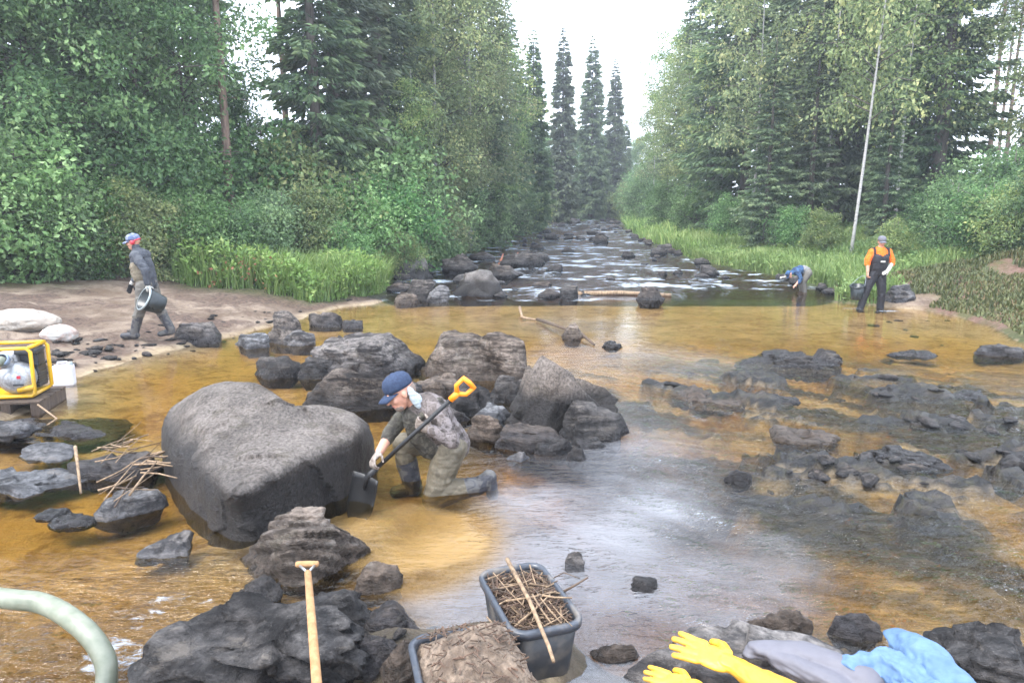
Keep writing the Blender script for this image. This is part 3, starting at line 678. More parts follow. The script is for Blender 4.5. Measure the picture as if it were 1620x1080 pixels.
def broadleaf(seed, h, R, z0, n_br, leaf, leafn, lmat, bmat, lean=0.0, r0=.09, top=.95, droop=.3, multi=1, spread=.25):
    rs = RS(seed); limbs = []; tips = []
    paths = []
    for mtr in range(multi):
        a = rs.uniform(0, 6.283); off = (.12 if multi > 1 else 0) * h * .35
        pts = []
        for i in range(9):
            t = i / 8
            pts.append((lean * h * t + math.cos(a) * off * (.15 + t * 1.5) + .03 * math.sin(3 * t + seed) * h * .1, math.sin(a) * off * (.15 + t * 1.5) + .03 * math.cos(4 * t + seed) * h * .1, -.3 + (h + .3) * t * (1 if mtr == 0 else rs.uniform(.7, 1))))
        paths.append(pts)
    P = [np.array(q) for q in paths]
    for k in range(n_br):
        pa = P[rs.randint(multi)]; t = z0 + (top - z0) * (k + rs.rand()) / n_br; i = min(7, int(t * 8)); fpt = pa[i] + (pa[i + 1] - pa[i]) * (t * 8 - i)
        az = rs.uniform(0, 6.283); u = (t - z0) / (1 - z0)
        L = R * (math.sin(math.pi * min(1, .16 + .84 * u)) ** .6) * rs.uniform(.5, 1.15) + .1
        d = np.array([math.cos(az), math.sin(az), .55 + .2 * rs.normal()])
        e1 = fpt + d * L * .55; e2 = fpt + d * L * np.array([1, 1, .8]) + np.array([0, 0, -droop * L * .35])
        limbs.append(([tuple(fpt), tuple(e1), tuple(e2)], max(.008, .028 * (1 - t) + .008)))
        for j in range(5):
            q = rs.uniform(.25, 1.05); base = fpt + (e1 - fpt) * min(1, q * 2) if q < .5 else e1 + (e2 - e1) * (q - .5) * 2
            tips.append(base + rs.normal(size=3) * np.array([.22, .22, .2]) * (L * .55 + .1))
    tips = np.array(tips); nt_ = len(tips); per = leafn // nt_ + 1
    cl_s = rs.uniform(.5, 1.2, nt_)
    idx = np.repeat(np.arange(nt_), per); n = len(idx)
    jit = rs.normal(size=(n, 3)) * np.array([1, 1, .75]) * spread * cl_s[idx][:, None] * (R / 2.2) ** .5
    if droop > .3: jit[:, 2] -= np.abs(rs.normal(size=n)) * droop * .5
    C = tips[idx] + jit; C[:, 2] = np.maximum(C[:, 2], .1)
    D = unit(jit) * .8 + rs.normal(size=(n, 3)) * .6 + np.array([0, 0, -.35])
    ct = rs.uniform(.1, .8, nt_)
    T = np.clip(ct[idx] + rs.normal(size=n) * .17, 0, 1)
    ln = leaf * rs.uniform(.45, 1.5, n); v, f = leaf_quads(C, D, ln, ln * .62, rs)
    crown = mk_mesh('crown', v, f, [lmat], False, fattrs=dict(tint=T))
    b = MB()
    for pts in paths: b.tube(pts, [max(.012, r0 * (1 - .9 * i / 8)) * (1.2 if i == 0 else 1) for i in range(9)], 9)
    for pts, ra in limbs: b.tube(pts, [ra, ra * .6, ra * .25], 5, m=1)
    return mk_mesh('trunk', b.v, b.f, [bmat, M['spruce_bark']], True, b.m), crown
def pine(seed, h):
    rs = RS(seed); tips = []; limbs = []
    for k in range(26):
        t = rs.uniform(.55, .99); az = rs.uniform(0, 6.283); L = 1.6 * (1.05 - t) ** .5 * rs.uniform(.6, 1.2) + .2
        e = np.array([math.cos(az) * L, math.sin(az) * L, h * t + L * .25]); limbs.append(([(0, 0, h * t - .1), tuple(e * .5 + np.array([0, 0, h * t * .5 - .05])), tuple(e)], .03))
        for j in range(5): tips.append(e * np.array([1, 1, 0]) * rs.uniform(.5, 1.1) + np.array([0, 0, e[2]]) + rs.normal(size=3) * .16)
    for k in range(10):                        # dead stubs
        t = rs.uniform(.15, .55); az = rs.uniform(0, 6.283); L = rs.uniform(.3, .9)
        limbs.append(([(0, 0, h * t), (math.cos(az) * L * .5, math.sin(az) * L * .5, h * t - .02), (math.cos(az) * L, math.sin(az) * L, h * t - .12)], .014))
    tips = np.array(tips); idx = np.repeat(np.arange(len(tips)), 50); n = len(idx)
    jit = rs.normal(size=(n, 3)) * .17; C = tips[idx] + jit
    v, f = leaf_quads(C, unit(jit) + np.array([0, 0, .3]), rs.uniform(.1, .2, n), .03, rs)
    return trunk_mesh('trunk', [(.03 * math.sin(i), .03 * math.cos(i), -.5 + (h + .4) * i / 8) for i in range(9)], .15, M['pine_bark'], limbs), mk_mesh('crown', v, f, [M['pine_needle']], False, fattrs=dict(tint=rs.rand(n)))
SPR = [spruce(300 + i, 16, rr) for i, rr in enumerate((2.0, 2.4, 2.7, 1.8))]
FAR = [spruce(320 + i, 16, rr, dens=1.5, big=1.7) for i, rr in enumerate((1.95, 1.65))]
BIR = [broadleaf(340 + i, 13, 2.3, .28, 70, .105, 22000, M['birch_leaf'], M['birch_bark'], lean=l_, droop=.6) for i, l_ in enumerate((.0, .03, -.02))]
BIR.append(broadleaf(347, 13, 1.9, .34, 46, .13, 6500, M['birch_leaf'], M['birch_bark'], droop=.6, r0=.062))
ALD = [broadleaf(350 + i, 11, 2.5, .10, 85, .115, 30000, M['dark_leaf'], M['spruce_bark'], r0=.08, droop=.3) for i in range(3)]
BUSH = [broadleaf(360 + i, 2.8, 1.35, .04, 50, .10, 11000, (M['dark_leaf'], M['willow_leaf'], M['birch_leaf'])[i % 3], M['spruce_bark'], r0=.03, multi=4, droop=.2, spread=.26) for i in range(4)]
PIN = [pine(380 + i, 17) for i in range(2)]
KIND = dict(spruce=SPR, far=FAR, birch=BIR, alder=ALD, bush=BUSH, pine=PIN)
NAMES = dict(spruce=('spruce_tree', 'tree'), far=('spruce_tree', 'tree'), birch=('birch_tree', 'tree'), alder=('alder_tree', 'tree'), bush=('bush', 'bush'), pine=('pine_tree', 'tree'))
H0 = dict(spruce=16, far=16, birch=13, alder=11, bush=2.8, pine=17)
tr_ = RS(77)
LABELS = {('spruce', 515): 'dark spruce close to the slim pine trunk on the left bank', ('spruce', 545): 'broad spruce with drooping boughs behind the grassy left bank', ('spruce', 610): 'tall spruce leaning over the bushes by the rounded pale topped rock',
 ('spruce', 655): 'spruce wedged between two pale birches on the left bank', ('spruce', 765): 'spruce whose tip edges the open sky on the left bank', ('spruce', 800): 'shorter spruce at the last bushes before the far bend',
 ('spruce', 1110): 'tall spruce edging the open sky on the right bank', ('spruce', 1085): 'spruce half hidden behind the yellowing birch nearest the sky', ('spruce', 1200): 'low spruce at the foot of the grey trunked birch', ('spruce', 1380): 'low spruce right behind the leaning white birch',
 ('spruce', 1265): 'small spruce beside the grass of the right bank', ('spruce', 1455): 'dark spruce beside the bright gap with thin pines', ('spruce', 1035): 'hazy small spruce at the upstream end of the right bank', ('spruce', 330): 'spruce behind the pine with the bare brown trunk',
 ('alder', 15): 'alder growing over the big bush beside the crumpled sack', ('alder', 165): 'alder rising behind the walker with the bucket', ('alder', 395): 'low alder beside the bare brown pine trunk', ('alder', 320): 'alder with its crown against the bare brown pine trunk',
 ('birch', 690): 'slim pale birch before the spruces above the leaning bushes', ('birch', 775): 'pale birch closest to the slender far spruces on the left bank', ('birch', 660): 'short birch in front of the left bank spruces', ('birch', 1055): 'birch whose crown edges the open sky on the right bank', ('birch', 1600): 'yellow green birch above the thin bare pines', ('birch', 1400): 'birch right beside the leaning white birch', ('birch', 1025): 'small hazy birch above the upstream right bank',
 ('bush', 40): 'large leafy bush beyond the crumpled sack', ('bush', 205): 'dense bush right behind the walker\'s cap', ('bush', 620): 'bush overhanging the rounded pale topped rock', ('bush', 550): 'low bush in the corner of the left bank grass', ('bush', 395): 'bush behind the rusty orange leaves', ('bush', 835): 'bush where the left bank meets the far bend', ('bush', 700): 'low bush leaning over the dark shore rock', ('bush', 265): 'bush at the near end of the left bank grass',
 ('bush', 1490): 'bush on the slope above the man in orange', ('bush', 1400): 'low bush behind the man in orange', ('bush', 1290): 'bush at the foot of the leaning white birch', ('bush', 990): 'last bush of the right bank before the far bend', ('bush', 1590): 'bush on top of the brown heath slope', ('bush', 1150): 'bush at the foot of the tall right bank spruces'}
def tree(kind, px, y, h, label, group=None, var=None, wide=1.0, rz=None, lean=None):
    if group and (kind, px) in LABELS: label = LABELS[(kind, px)]
    x = XY(px, y); v = KIND[kind][tr_.randint(len(KIND[kind])) if var is None else var]
    s = h / H0[kind]; nm, cat = NAMES[kind]
    o = empty(nm, (x, y, gz(x, y) - .05), label, cat, group, tr_.uniform(0, 6.28) if rz is None else rz, (s * wide, s * wide, s))
    if lean: o.rotation_euler = (lean[0], lean[1], o.rotation_euler[2])
    link('trunk', v[0], o); link('crown', v[1], o)
    return o
LG, RG = 'trees of the left bank forest', 'trees of the right bank forest'
LS, LA, LBI = 'tall dark spruce in the left bank forest', 'leafy alder in the dense left bank thicket', 'pale green birch among the spruces on the left bank'
RSP, RBI = 'tall dark spruce in the right bank forest', 'yellowing birch among the spruces on the right bank'
for px, y, h, wd in ((515, 23, 17, 1.1), (545, 25, 19, 1.15), (610, 27, 19, 1.15), (655, 31, 20, 1.1), (765, 36, 19, 1.0), (720, 42, 20, 1.1), (800, 44, 14.5, 1), (330, 27, 18, 1.1), (210, 26, 17, 1.1), (60, 25, 17, 1.1), (140, 33, 19, 1.1), (270, 36, 20, 1), (590, 40, 21, 1.1), (680, 50, 21, 1.1), (-60, 24, 16, 1.1), (-120, 18, 15, 1)):
    tree('spruce', px, y, h, LS, LG, wide=wd)
for px, y, h in ((15, 17, 11), (95, 18.5, 12), (165, 19.5, 11), (250, 19, 11.5), (320, 21, 10.5), (395, 22.5, 5.5), (-60, 16, 11)):
    tree('alder', px, y, h, LA, 'alders of the left bank thicket')
for px, y, h in ((690, 29, 13.5), (745, 33, 14.5), (715, 31, 9), (775, 40, 12), (660, 26, 7)):
    tree('birch', px, y, h, LBI, LG + ' birches', wide=1.1)
tree('pine', 378, 20.5, 17, 'tall pine with a bare brown trunk rising from the alders', rz=1.0)
tree('pine', 470, 26, 17, 'slim pine trunk between the spruces of the left bank')
for px, y, top_, lab in ((842, 48, 72, 'first of the slender spruces that line the far bend'), (822, 46, 110, 'shorter spruce pressed against the first slender spruce'), (886, 60, 66, 'slender spruce with the highest tip at the far bend'), (930, 66, 80, 'slender spruce in the middle of the far bend'), (964, 70, 110, 'slender spruce standing right of the middle one at the far bend'), (982, 74, 190, 'small slender spruce at the right end of the far bend')):
    zg = gz(XY(px, y), y); tree('far', px, y, (HZ - top_) / FPX * y / CP + CAMH - zg, lab, var=0 if px in (842, 930) else 1, wide=.92)
for px, y, h in ((860, 66, 8), (905, 74, 8.5), (945, 78, 8), (1000, 78, 7), (875, 72, 6), (915, 84, 9), (1010, 82, 8), (830, 70, 9), (970, 76, 6)):
    tree('alder', px, y, h, 'hazy deciduous tree closing the far bend of the river', 'trees at the far bend')
for px, y, h, wd in ((1110, 38, 17, 1.15), (1165, 34, 18, 1.2), (1245, 31, 18, 1.2), (1300, 29, 18, 1.2), (1405, 28, 18, 1.2), (1455, 26, 17, 1.2), (1085, 46, 15.5, 1.1), (1210, 40, 20, 1.1), (1350, 36, 20, 1.1), (1140, 48, 20, 1), (1430, 38, 20, 1), (1275, 44, 22, 1), (1200, 27, 8, 1.1), (1330, 32, 14, 1.2), (1380, 24, 7, 1.2), (1265, 27, 9, 1.2), (1680, 26, 16, 1), (1035, 60, 11.5, 1.1)):
    tree('spruce', px, y, h, RSP, RG, wide=wd)
for px, y, h in ((1055, 47, 13), (1025, 54, 10), (1130, 35, 13.5), (1075, 42, 10.5), (1400, 25.5, 13), (1290, 27.5, 12.5), (1600, 24, 12.5)):
    tree('birch', px, y, h, RBI, RG + ' birches', wide=1.1, var=3 if px in (1130, 1400, 1290) else None)
tree('birch', 1178, 28, 12.5, 'birch with a grey trunk standing among spruces on the right bank', rz=.4, var=3)
tree('birch', 1332, 22.5, 13.5, 'leaning birch with a bright white trunk on the right bank', rz=0, lean=(.0, .055), wide=.85, var=3)
for px, y in ((1530, 33), (1556, 40), (1580, 36), (1598, 44), (1615, 38), (1545, 48), (1640, 40)):
    tree('pine', px, y, 16.5, 'thin bare pine against the bright gap in the right bank forest', 'pines by the gap on the right bank')
BL, BR = 'bushes along the left bank', 'bushes along the right bank'
for px, y, h in ((-30, 15, 3.3), (40, 15.4, 3.2), (95, 16.2, 2.6), (150, 16.8, 2.4), (205, 17.2, 2.2), (265, 17.4, 2.0), (330, 18, 2.2), (395, 18.5, 2.0), (450, 19.5, 2.4), (510, 20.5, 2.4), (570, 22, 3.0), (620, 23.5, 3.2), (650, 26, 3.5), (690, 29, 3.4), (720, 32, 3.4), (755, 36, 3.8), (785, 41, 3.8), (810, 46, 4), (835, 53, 4.2), (700, 26.5, 1.6), (640, 22.5, 1.6), (550, 20, 1.7), (-80, 15.5, 3), (480, 22, 4), (420, 22, 4.2), (590, 25, 5), (300, 20, 3.6), (120, 19, 4)):
    tree('bush', px, y, h, 'leafy green bush on the left bank', BL)
for px, y, h in ((1490, 21, 2.2), (1540, 19.5, 2.2), (1590, 18.5, 2.1), (1630, 18, 2.2), (1520, 23, 2.6), (1570, 22, 2.8), (1445, 23, 1.8), (1290, 24, 1.6), (1240, 26, 1.7), (1400, 21.5, 1.3), (1150, 31, 2.2), (1090, 37, 2.6), (1050, 44, 3), (1010, 55, 3.5), (990, 64, 3.6), (1020, 60, 4.5), (1620, 22, 3)):
    tree('bush', px, y, h, 'leafy green bush on the right bank', BR)
for px, y, h in ((860, 71, 4), (890, 73, 4), (920, 74, 4), (950, 73.5, 4), (975, 72, 3.6)):
    tree('bush', px, y, h, 'hazy bush at the water\'s end of the far bend', 'bushes at the far bend')

# ------------------------------------------------------------------ grass and low plants of the banks
def grass_patch(name, P, hmin, hmax, wid, mat, seed, label, broad=.0):
    rs = RS(seed); n = len(P); az = rs.uniform(0, 6.283, n)
    H = rs.uniform(hmin, hmax, n) * (.75 + .55 * n2(P[:, 0], P[:, 1], .8, 2, seed + 5)); lean = H * rs.uniform(.15, .75, n); d = np.stack([np.cos(az), np.sin(az), 0 * az], 1)
    s = np.stack([-np.sin(az), np.cos(az), 0 * az], 1) * (wid * rs.uniform(.6, 1.4, n))[:, None]
    up_ = np.array([0, 0, 1.0])
    a0, a1 = P - s * .5, P + s * .5
    mpt = P + up_ * (H * .62)[:, None] + d * (lean * .35)[:, None]; t = P + up_ * (H * .92)[:, None] + d * lean[:, None]
    v = np.stack([a0, a1, mpt + s * .45, mpt - s * .45, t], 1).reshape(-1, 3); b = np.arange(n) * 5
    f = [tuple(q) for q in np.stack([b, b + 1, b + 2, b + 3], 1).tolist()]
    q4 = np.stack([b, b + 1, b + 2, b + 3], 1); q3 = np.stack([b + 3, b + 2, b + 4, b + 4], 1)
    me = bpy.data.meshes.new(name)
    loops = np.concatenate([q4, np.full((n, 0), 0, int)], 1)
    allv = np.concatenate([np.concatenate([q4, q3[:, :3]], 1).ravel()])
    st = np.stack([np.arange(n) * 7, np.arange(n) * 7 + 4], 1).ravel()
    me.vertices.add(len(v)); me.vertices.foreach_set('co', v.astype(np.float32).ravel())
    me.loops.add(len(allv)); me.loops.foreach_set('vertex_index', allv.astype(np.int32))
    me.polygons.add(2 * n); me.polygons.foreach_set('loop_start', st.astype(np.int32))
    me.update(calc_edges=True); me.materials.append(mat)
    T = np.clip(.5 + .5 * n2(P[:, 0], P[:, 1], .7, 3, seed) + rs.normal(size=n) * .22, 0, 1)
    at = me.attributes.new('tint', 'FLOAT', 'FACE'); at.data.foreach_set('value', np.repeat(T, 2).astype(np.float32))
    me.validate(); me.update()
    return tag(link(name, me), label, None, kind='stuff')
def scatter(n, fn, rs):                        # clumped scatter; fn returns x, y arrays and a keep mask
    x, y, keep = fn(n); x, y = x[keep], y[keep]
    return np.stack([x, y, bed(x, y) - .02], 1)
rs = RS(91)
def left_fn(n):
    y = rs.uniform(14, 30, n); s = rs.uniform(0, 1, n) ** 1.3
    x = xl(y) - s * 12 + .2; x = x + .25 * rs.normal(size=n)
    k = (y > grass_edge(x) + .25 + .3 * n2(x, y, 1.5, 2, 3)) & (river_s(x, y) < -.1) & (n2(x, y, 1.2, 2, 6) > -.45)
    return x, y, k
grass_patch('bank_grass', scatter(70000, left_fn, rs), .5, 1.3, .026, M['grass'], 92, 'long bright grass on the left bank')
def right_fn(n):
    y = rs.uniform(16.5, 34, n); x = xr(y) + rs.uniform(0, 1, n) ** 1.4 * 11 - .2
    k = (river_s(x, y) < -.08) & ((ell(x, y, 1430, 480, .9, .5, 0, .1)) < .35) & ((x - 8.2) ** 2 + (y - 19.4) ** 2 > 1.0) & (n2(x, y, 1.1, 2, 8) > -.5) & ~((x > 9.6) & (y < 19))
    return x, y, k
grass_patch('bank_grass', scatter(70000, right_fn, rs), .35, .85, .026, M['grass'], 93, 'long bright grass on the right bank')
def far_fn(n):
    y = rs.uniform(29, 72, n); lft = rs.rand(n) < .5; o_ = rs.uniform(0, 1, n) ** 1.5 * 7
    x = np.where(lft, xl(y) - o_, xr(y) + o_); return x, y, river_s(x, y) < -.05
grass_patch('bank_grass', scatter(36000, far_fn, rs), .4, 1.0, .05, M['grass'], 94, 'long pale grass on the upstream banks')
def heath_fn(n):
    y = rs.uniform(9, 20, n); x = xr(y) + rs.uniform(0, 8, n); k = (river_s(x, y) < -.15) & (x > 7.6) & (n2(x, y, .9, 3, 12) > -.3) & (ell(x, y, 1430, 480, .9, .5, 0, .1) < .35); return x, y, k
grass_patch('heath_plants', scatter(70000, heath_fn, rs), .08, .26, .03, M['heath'], 95, 'low brown and green heath plants on the right slope')
def herb(name, n, fn, mat, seed, hmax, leaf, label):
    P = scatter(n, fn, RS(seed)); rr = RS(seed); k = len(P); C = P.copy(); C[:, 2] += rr.uniform(.05, 1, k) * hmax * (.65 + .35 * n2(P[:, 0], P[:, 1], .9, 2, seed))
    D = rr.normal(size=(k, 3)) + np.array([0, -.2, .1]); ln = leaf * rr.uniform(.6, 1.4, k); v, f = leaf_quads(C, D, ln, ln * .55, rr)
    T = np.clip(.5 + .4 * n2(P[:, 0], P[:, 1], .8, 2, seed + 1) + .15 * rr.normal(size=k), 0, 1)
    return tag(link(name, mk_mesh(name, v, f, [mat], False, fattrs=dict(tint=T))), label, None, kind='stuff')
herb('bank_herbs', 90000, left_fn, M['grass'], 96, 1.3, .13, 'leafy herbs among the grass of the left bank')
herb('bank_herbs', 45000, right_fn, M['grass'], 97, .6, .12, 'leafy herbs among the grass of the right bank')
def forest_fn(n):
    y = rs.uniform(16, 45, n); lft = rs.rand(n) < .5; o_ = rs.uniform(2, 22, n); x = np.where(lft, xl(y) - o_, xr(y) + o_); return x, y, (river_s(x, y) < -.5) & ((x > 0) | (y > grass_edge(x) + 1)) & ~((x > 8) & (y < 20.5))
herb('forest_undergrowth', 110000, forest_fn, M['dark_leaf'], 98, .7, .15, 'dark leafy undergrowth below the forest trees')
def rust_fn(n):
    c = W(395, 405, .9); c2 = WY(590, 372, 24); a_ = rs.rand(n) < .5
    x = np.where(a_, XY(395, 17.2), XY(575, 22)) + rs.normal(size=n) * .5; y = np.where(a_, 17.2, 22) + rs.normal(size=n) * .5; return x, y, river_s(x, y) < -.1
herb('rusty_leaves', 260, rust_fn, M['orange_leaf'], 99, 1.15, .10, 'rusty orange leaves among the left bank herbs')

# ------------------------------------------------------------------ figures
def prim_mesh(pr):
    if pr[0] == 'c':
        _, a, b, ra, rb, t = pr; a, b = np.array(a, float), np.array(b, float); d = b - a; L = np.linalg.norm(d); d = d / max(L, 1e-6)
        e = np.cross(d, [0.3, .9, .2]); e /= np.linalg.norm(e); h = np.cross(d, e); n = 14; rows = []
        for k in range(7):
            th = -math.pi / 2 + math.pi / 2 * k / 6; rows.append((a + d * ra * math.sin(th), max(1e-4, ra * math.cos(th))))
        for k in range(7):
            th = math.pi / 2 * k / 6; rows.append((b + d * rb * math.sin(th), max(1e-4, rb * math.cos(th))))
        v = [c + (e * math.cos(6.28319 * j / n) + h * math.sin(6.28319 * j / n)) * r for c, r in rows for j in range(n)]
        f = [(i * n + j, i * n + (j + 1) % n, (i + 1) * n + (j + 1) % n, (i + 1) * n + j) for i in range(len(rows) - 1) for j in range(n)]
        f += [tuple(range(n))[::-1], tuple((len(rows) - 1) * n + j for j in range(n))]
        return v, f
    _, c, rad, Rm, t = pr
    v0, f0 = ICO[3]; v = (v0 * np.array(rad)) @ np.array(Rm).T + np.array(c)
    return list(v), [tuple(q) for q in f0]
def prim_sd(pr, p):
    if pr[0] == 'c':
        _, a, b, ra, rb, t = pr; a, b = np.array(a, float), np.array(b, float); d = b - a
        u = np.clip(((p - a) @ d) / max(d @ d, 1e-9), 0, 1); return np.linalg.norm(p - a - u[:, None] * d, axis=1) - (ra + (rb - ra) * u)
    _, c, rad, Rm, t = pr
    q = (p - np.array(c)) @ np.array(Rm); rad = np.array(rad); k0 = np.linalg.norm(q / rad, axis=1); k1 = np.linalg.norm(q / rad ** 2, axis=1)
    return k0 * (k0 - 1) / np.maximum(k1, 1e-9)
def soft_body(name, prims, tags, mats, parent=None, loc=(0, 0, 0), rot=(0, 0, 0), voxel=.007, smooth=5, wrinkle=None, seed=0):
    """one continuous surface grown over the primitives; every face takes the material of its nearest primitive"""
    V, F = [], []
    for pr in prims:
        v, f = prim_mesh(pr); k = len(V); V += [tuple(q) for q in v]; F += [tuple(i + k for i in q) for q in f]
    me = bpy.data.meshes.new('tmp'); me.from_pydata(V, [], F); me.update()
    bm = bmesh.new(); bm.from_mesh(me); bmesh.ops.recalc_face_normals(bm, faces=bm.faces); bm.to_mesh(me); bm.free()
    o = bpy.data.objects.new('tmp', me); COL.objects.link(o)
    md = o.modifiers.new('r', 'REMESH'); md.mode = 'VOXEL'; md.voxel_size = voxel; md.adaptivity = 0
    sm = o.modifiers.new('s', 'SMOOTH'); sm.factor = .5; sm.iterations = smooth
    dg = bpy.context.evaluated_depsgraph_get(); m2 = bpy.data.meshes.new_from_object(o.evaluated_get(dg)); bpy.data.objects.remove(o)
    n = len(m2.vertices); p = np.zeros(n * 3); m2.vertices.foreach_get('co', p); p = p.reshape(-1, 3); nr = np.zeros(n * 3); m2.vertices.foreach_get('normal', nr); nr = nr.reshape(-1, 3)
    sdv = np.stack([prim_sd(q, p) for q in prims], 1); near = np.array([tags.index(q[-1]) for q in prims])[np.argmin(sdv, 1)]
    for t, (amp, sc) in (wrinkle or {}).items():
        k = near == tags.index(t); q = p[k]
        w1 = 1 - 2 * np.abs(fbm(q * np.array([sc, sc, sc * 2.4]) + seed, 3, 70 + seed)); p[k] = q + nr[k] * (amp * (w1 - .3))[:, None]
    m2.vertices.foreach_set('co', p.ravel())
    nf = len(m2.polygons); lt = np.zeros(nf, np.int32); m2.polygons.foreach_get('loop_start', lt); li = np.zeros(len(m2.loops), np.int32); m2.loops.foreach_get('vertex_index', li)
    m2.materials.clear()
    for t in mats: m2.materials.append(t)
    m2.polygons.foreach_set('material_index', near[li[lt]].astype(np.int32)); m2.polygons.foreach_set('use_smooth', np.ones(nf, bool)); m2.name = name; m2.update()
    return link(name, m2, parent, loc, rot)
def V3(*a): return np.array(a, float)
def un(v): v = np.array(v, float); return v / np.linalg.norm(v)
def frame(fwd, up):                            # columns: side, forward, up
    f = un(fwd); s = un(np.cross(f, up)); return np.stack([s, f, np.cross(s, f)], 1)
def head(c, fwd, up, skin='skin', lip='lip', hair=None, s=1.0):
    Rm = frame(fwd, up); c = np.array(c, float)
    def at(x, y, z): return c + Rm @ (np.array([x, y, z]) * s)
    P = [('e', at(0, -.012, .03), (.076 * s, .096 * s, .09 * s), Rm, hair or skin), ('e', at(0, .022, -.01), (.064 * s, .072 * s, .088 * s), Rm, skin), ('e', at(0, .038, -.072), (.046 * s, .048 * s, .042 * s), Rm, skin),
         ('c', at(0, .09, .012), at(0, .106, -.022), .008 * s, .014 * s, skin), ('c', at(-.03, .082, .032), at(.03, .082, .032), .011 * s, .011 * s, skin),
         ('c', at(-.020, .084, -.056), at(.020, .084, -.056), .0075 * s, .0075 * s, lip), ('e', at(-.078, -.008, -.005), (.010, .02, .032), Rm, skin), ('e', at(.078, -.008, -.005), (.010, .02, .032), Rm, skin),
         ('e', at(-.04, .06, -.02), (.024, .024, .026), Rm, skin), ('e', at(.04, .06, -.02), (.024, .024, .026), Rm, skin)]
    return P, at, Rm
def hand(wr, d, nrm, side, curl, t='skin', s=1.0, spread=.12, fat=1.0):
    """wr wrist, d finger direction, nrm palm side, side = +1/-1 where the thumb sits, curl radians per joint"""
    d = un(d); nrm = np.array(nrm, float); nrm = un(nrm - d * (nrm @ d)); sv = np.cross(d, nrm) * side; wr = np.array(wr, float)
    Rm = np.stack([sv, d, nrm], 1); pc = wr + d * .05 * s
    P = [('e', pc, (.042 * s, .056 * s, .019 * s), Rm, t), ('c', wr - d * .02 * s, wr + d * .02 * s, .028 * s, .027 * s, t)]
    for k, (off, ln) in enumerate(((.033, .072), (.012, .08), (-.010, .075), (-.031, .058))):
        a = wr + d * .092 * s + sv * off * s; ang = 0; dd = un(d + sv * off * spread * 12)
        for j, fr in enumerate((.45, .32, .27)):
            ang += curl * (1.0 if j else .8); q = un(dd * math.cos(ang) + nrm * math.sin(ang)); b = a + q * ln * fr * s
            P.append(('c', a, b, (.0098 - .001 * j) * s * fat, (.009 - .001 * j) * s * fat, t)); a = b
    a = wr + d * .03 * s + sv * .036 * s; b = a + un(d * .55 + sv * .7 + nrm * .5) * .042 * s; c = b + un(d * .8 + sv * .15 + nrm * (.5 + curl * .4)) * .034 * s
    P += [('c', a, b, .013 * s * fat, .011 * s * fat, t), ('c', b, c, .0105 * s * fat, .009 * s * fat, t)]
    return P
def limb(pts, rad, t): return [('c', pts[i], pts[i + 1], rad[i], rad[i + 1], t) for i in range(len(pts) - 1)]
def cap(parent, at, Rm, mat, s=1.0, back=False):
    b = MB(); Mx = Matrix([list(Rm[0]) + [0], list(Rm[1]) + [0], list(Rm[2]) + [0], [0, 0, 0, 1]]); c = at(0, -.008, .045)
    prof = [(.0915, -.010), (.094, .012), (.090, .045), (.074, .074), (.045, .090), (.012, .097), (.006, .102), (.0005, .102)]
    v0 = len(b.v); b.lathe([(r * s, z * s) for r, z in prof], 22)
    b.v = [tuple(Vector(c) + Mx.to_3x3() @ Vector((x * .90, y * 1.10, z))) for x, y, z in b.v]
    o = b.obj('cap', mat, parent, smooth=True); so = o.modifiers.new('s', 'SOLIDIFY'); so.thickness = .004
    v = []; n = 12                             # the peak
    for ring_, (yy, dz) in enumerate(((.080, -.002), (.115, -.010), (.150, -.022), (.168, -.032))):
        for k in range(n + 1):
            u = -1 + 2 * k / n; x = .074 * u * (1 if ring_ < 2 else (.93 if ring_ == 2 else .72)); y = yy - .05 * u * u * (1.0 if ring_ == 0 else .85) ; z = dz - .02 * u * u
            v.append(tuple(Vector(c) + Mx.to_3x3() @ Vector((x * s, y * s, (z + .0) * s))))
    f = [(r_ * (n + 1) + k, r_ * (n + 1) + k + 1, (r_ + 1) * (n + 1) + k + 1, (r_ + 1) * (n + 1) + k) for r_ in range(3) for k in range(n)]
    pk = MB().add(v, f).obj('peak', mat, o, smooth=True); so = pk.modifiers.new('s', 'SOLIDIFY'); so.thickness = .004
    return o
def eyes(parent, at, Rm):
    for sx in (-.031, .031):
        v0, f0 = ICO[3]; c = at(sx, .080, .014); v = (v0 * np.array((.011, .007, .006))) @ Rm.T + c
        link('eye', mk_mesh('eye', v, f0, [M['eye']], True), parent)
def cloth(name, col, sc=60, var=.25, rough=.85, patch=None, psc=9): 
    m = new_mat(name); g = G(m); p = g.obj(); nz = g.noise(p, sc, 5, .6); wv = g.noise(p, 400, 2)
    c = g.mix(g.mr(nz, .3, .7), tuple(q * (1 - var) for q in col), tuple(q * (1 + var) for q in col))
    if patch:
        pn = g.noise(p, psc, 4, .6, .8); c = g.mix(g.mr(pn, .48, .56), c, patch[0])
        if len(patch) > 1: c = g.mix(g.mr(g.noise(g.mapping(p, rot=(1, 2, 3)), psc * 1.3, 4, .6, .8), .55, .62), c, patch[1])
    g.out(g.bsdf(Base_Color=c, Roughness=rough, Specular_IOR_Level=.25, Normal=g.bump(g.math('ADD', nz, g.math('MULTIPLY', wv, .3)), .4, .006))); return m
def skin_m(name, col):
    m = new_mat(name); g = G(m); p = g.obj(); nz = g.noise(p, 22, 4)
    g.out(g.bsdf(Base_Color=g.mix(g.mr(nz, .35, .65), tuple(q * .85 for q in col), col), Roughness=.5, Subsurface_Weight=.12, Subsurface_Radius=(.01, .004, .002), Normal=g.bump(g.noise(p, 160, 3), .15, .002))); return m
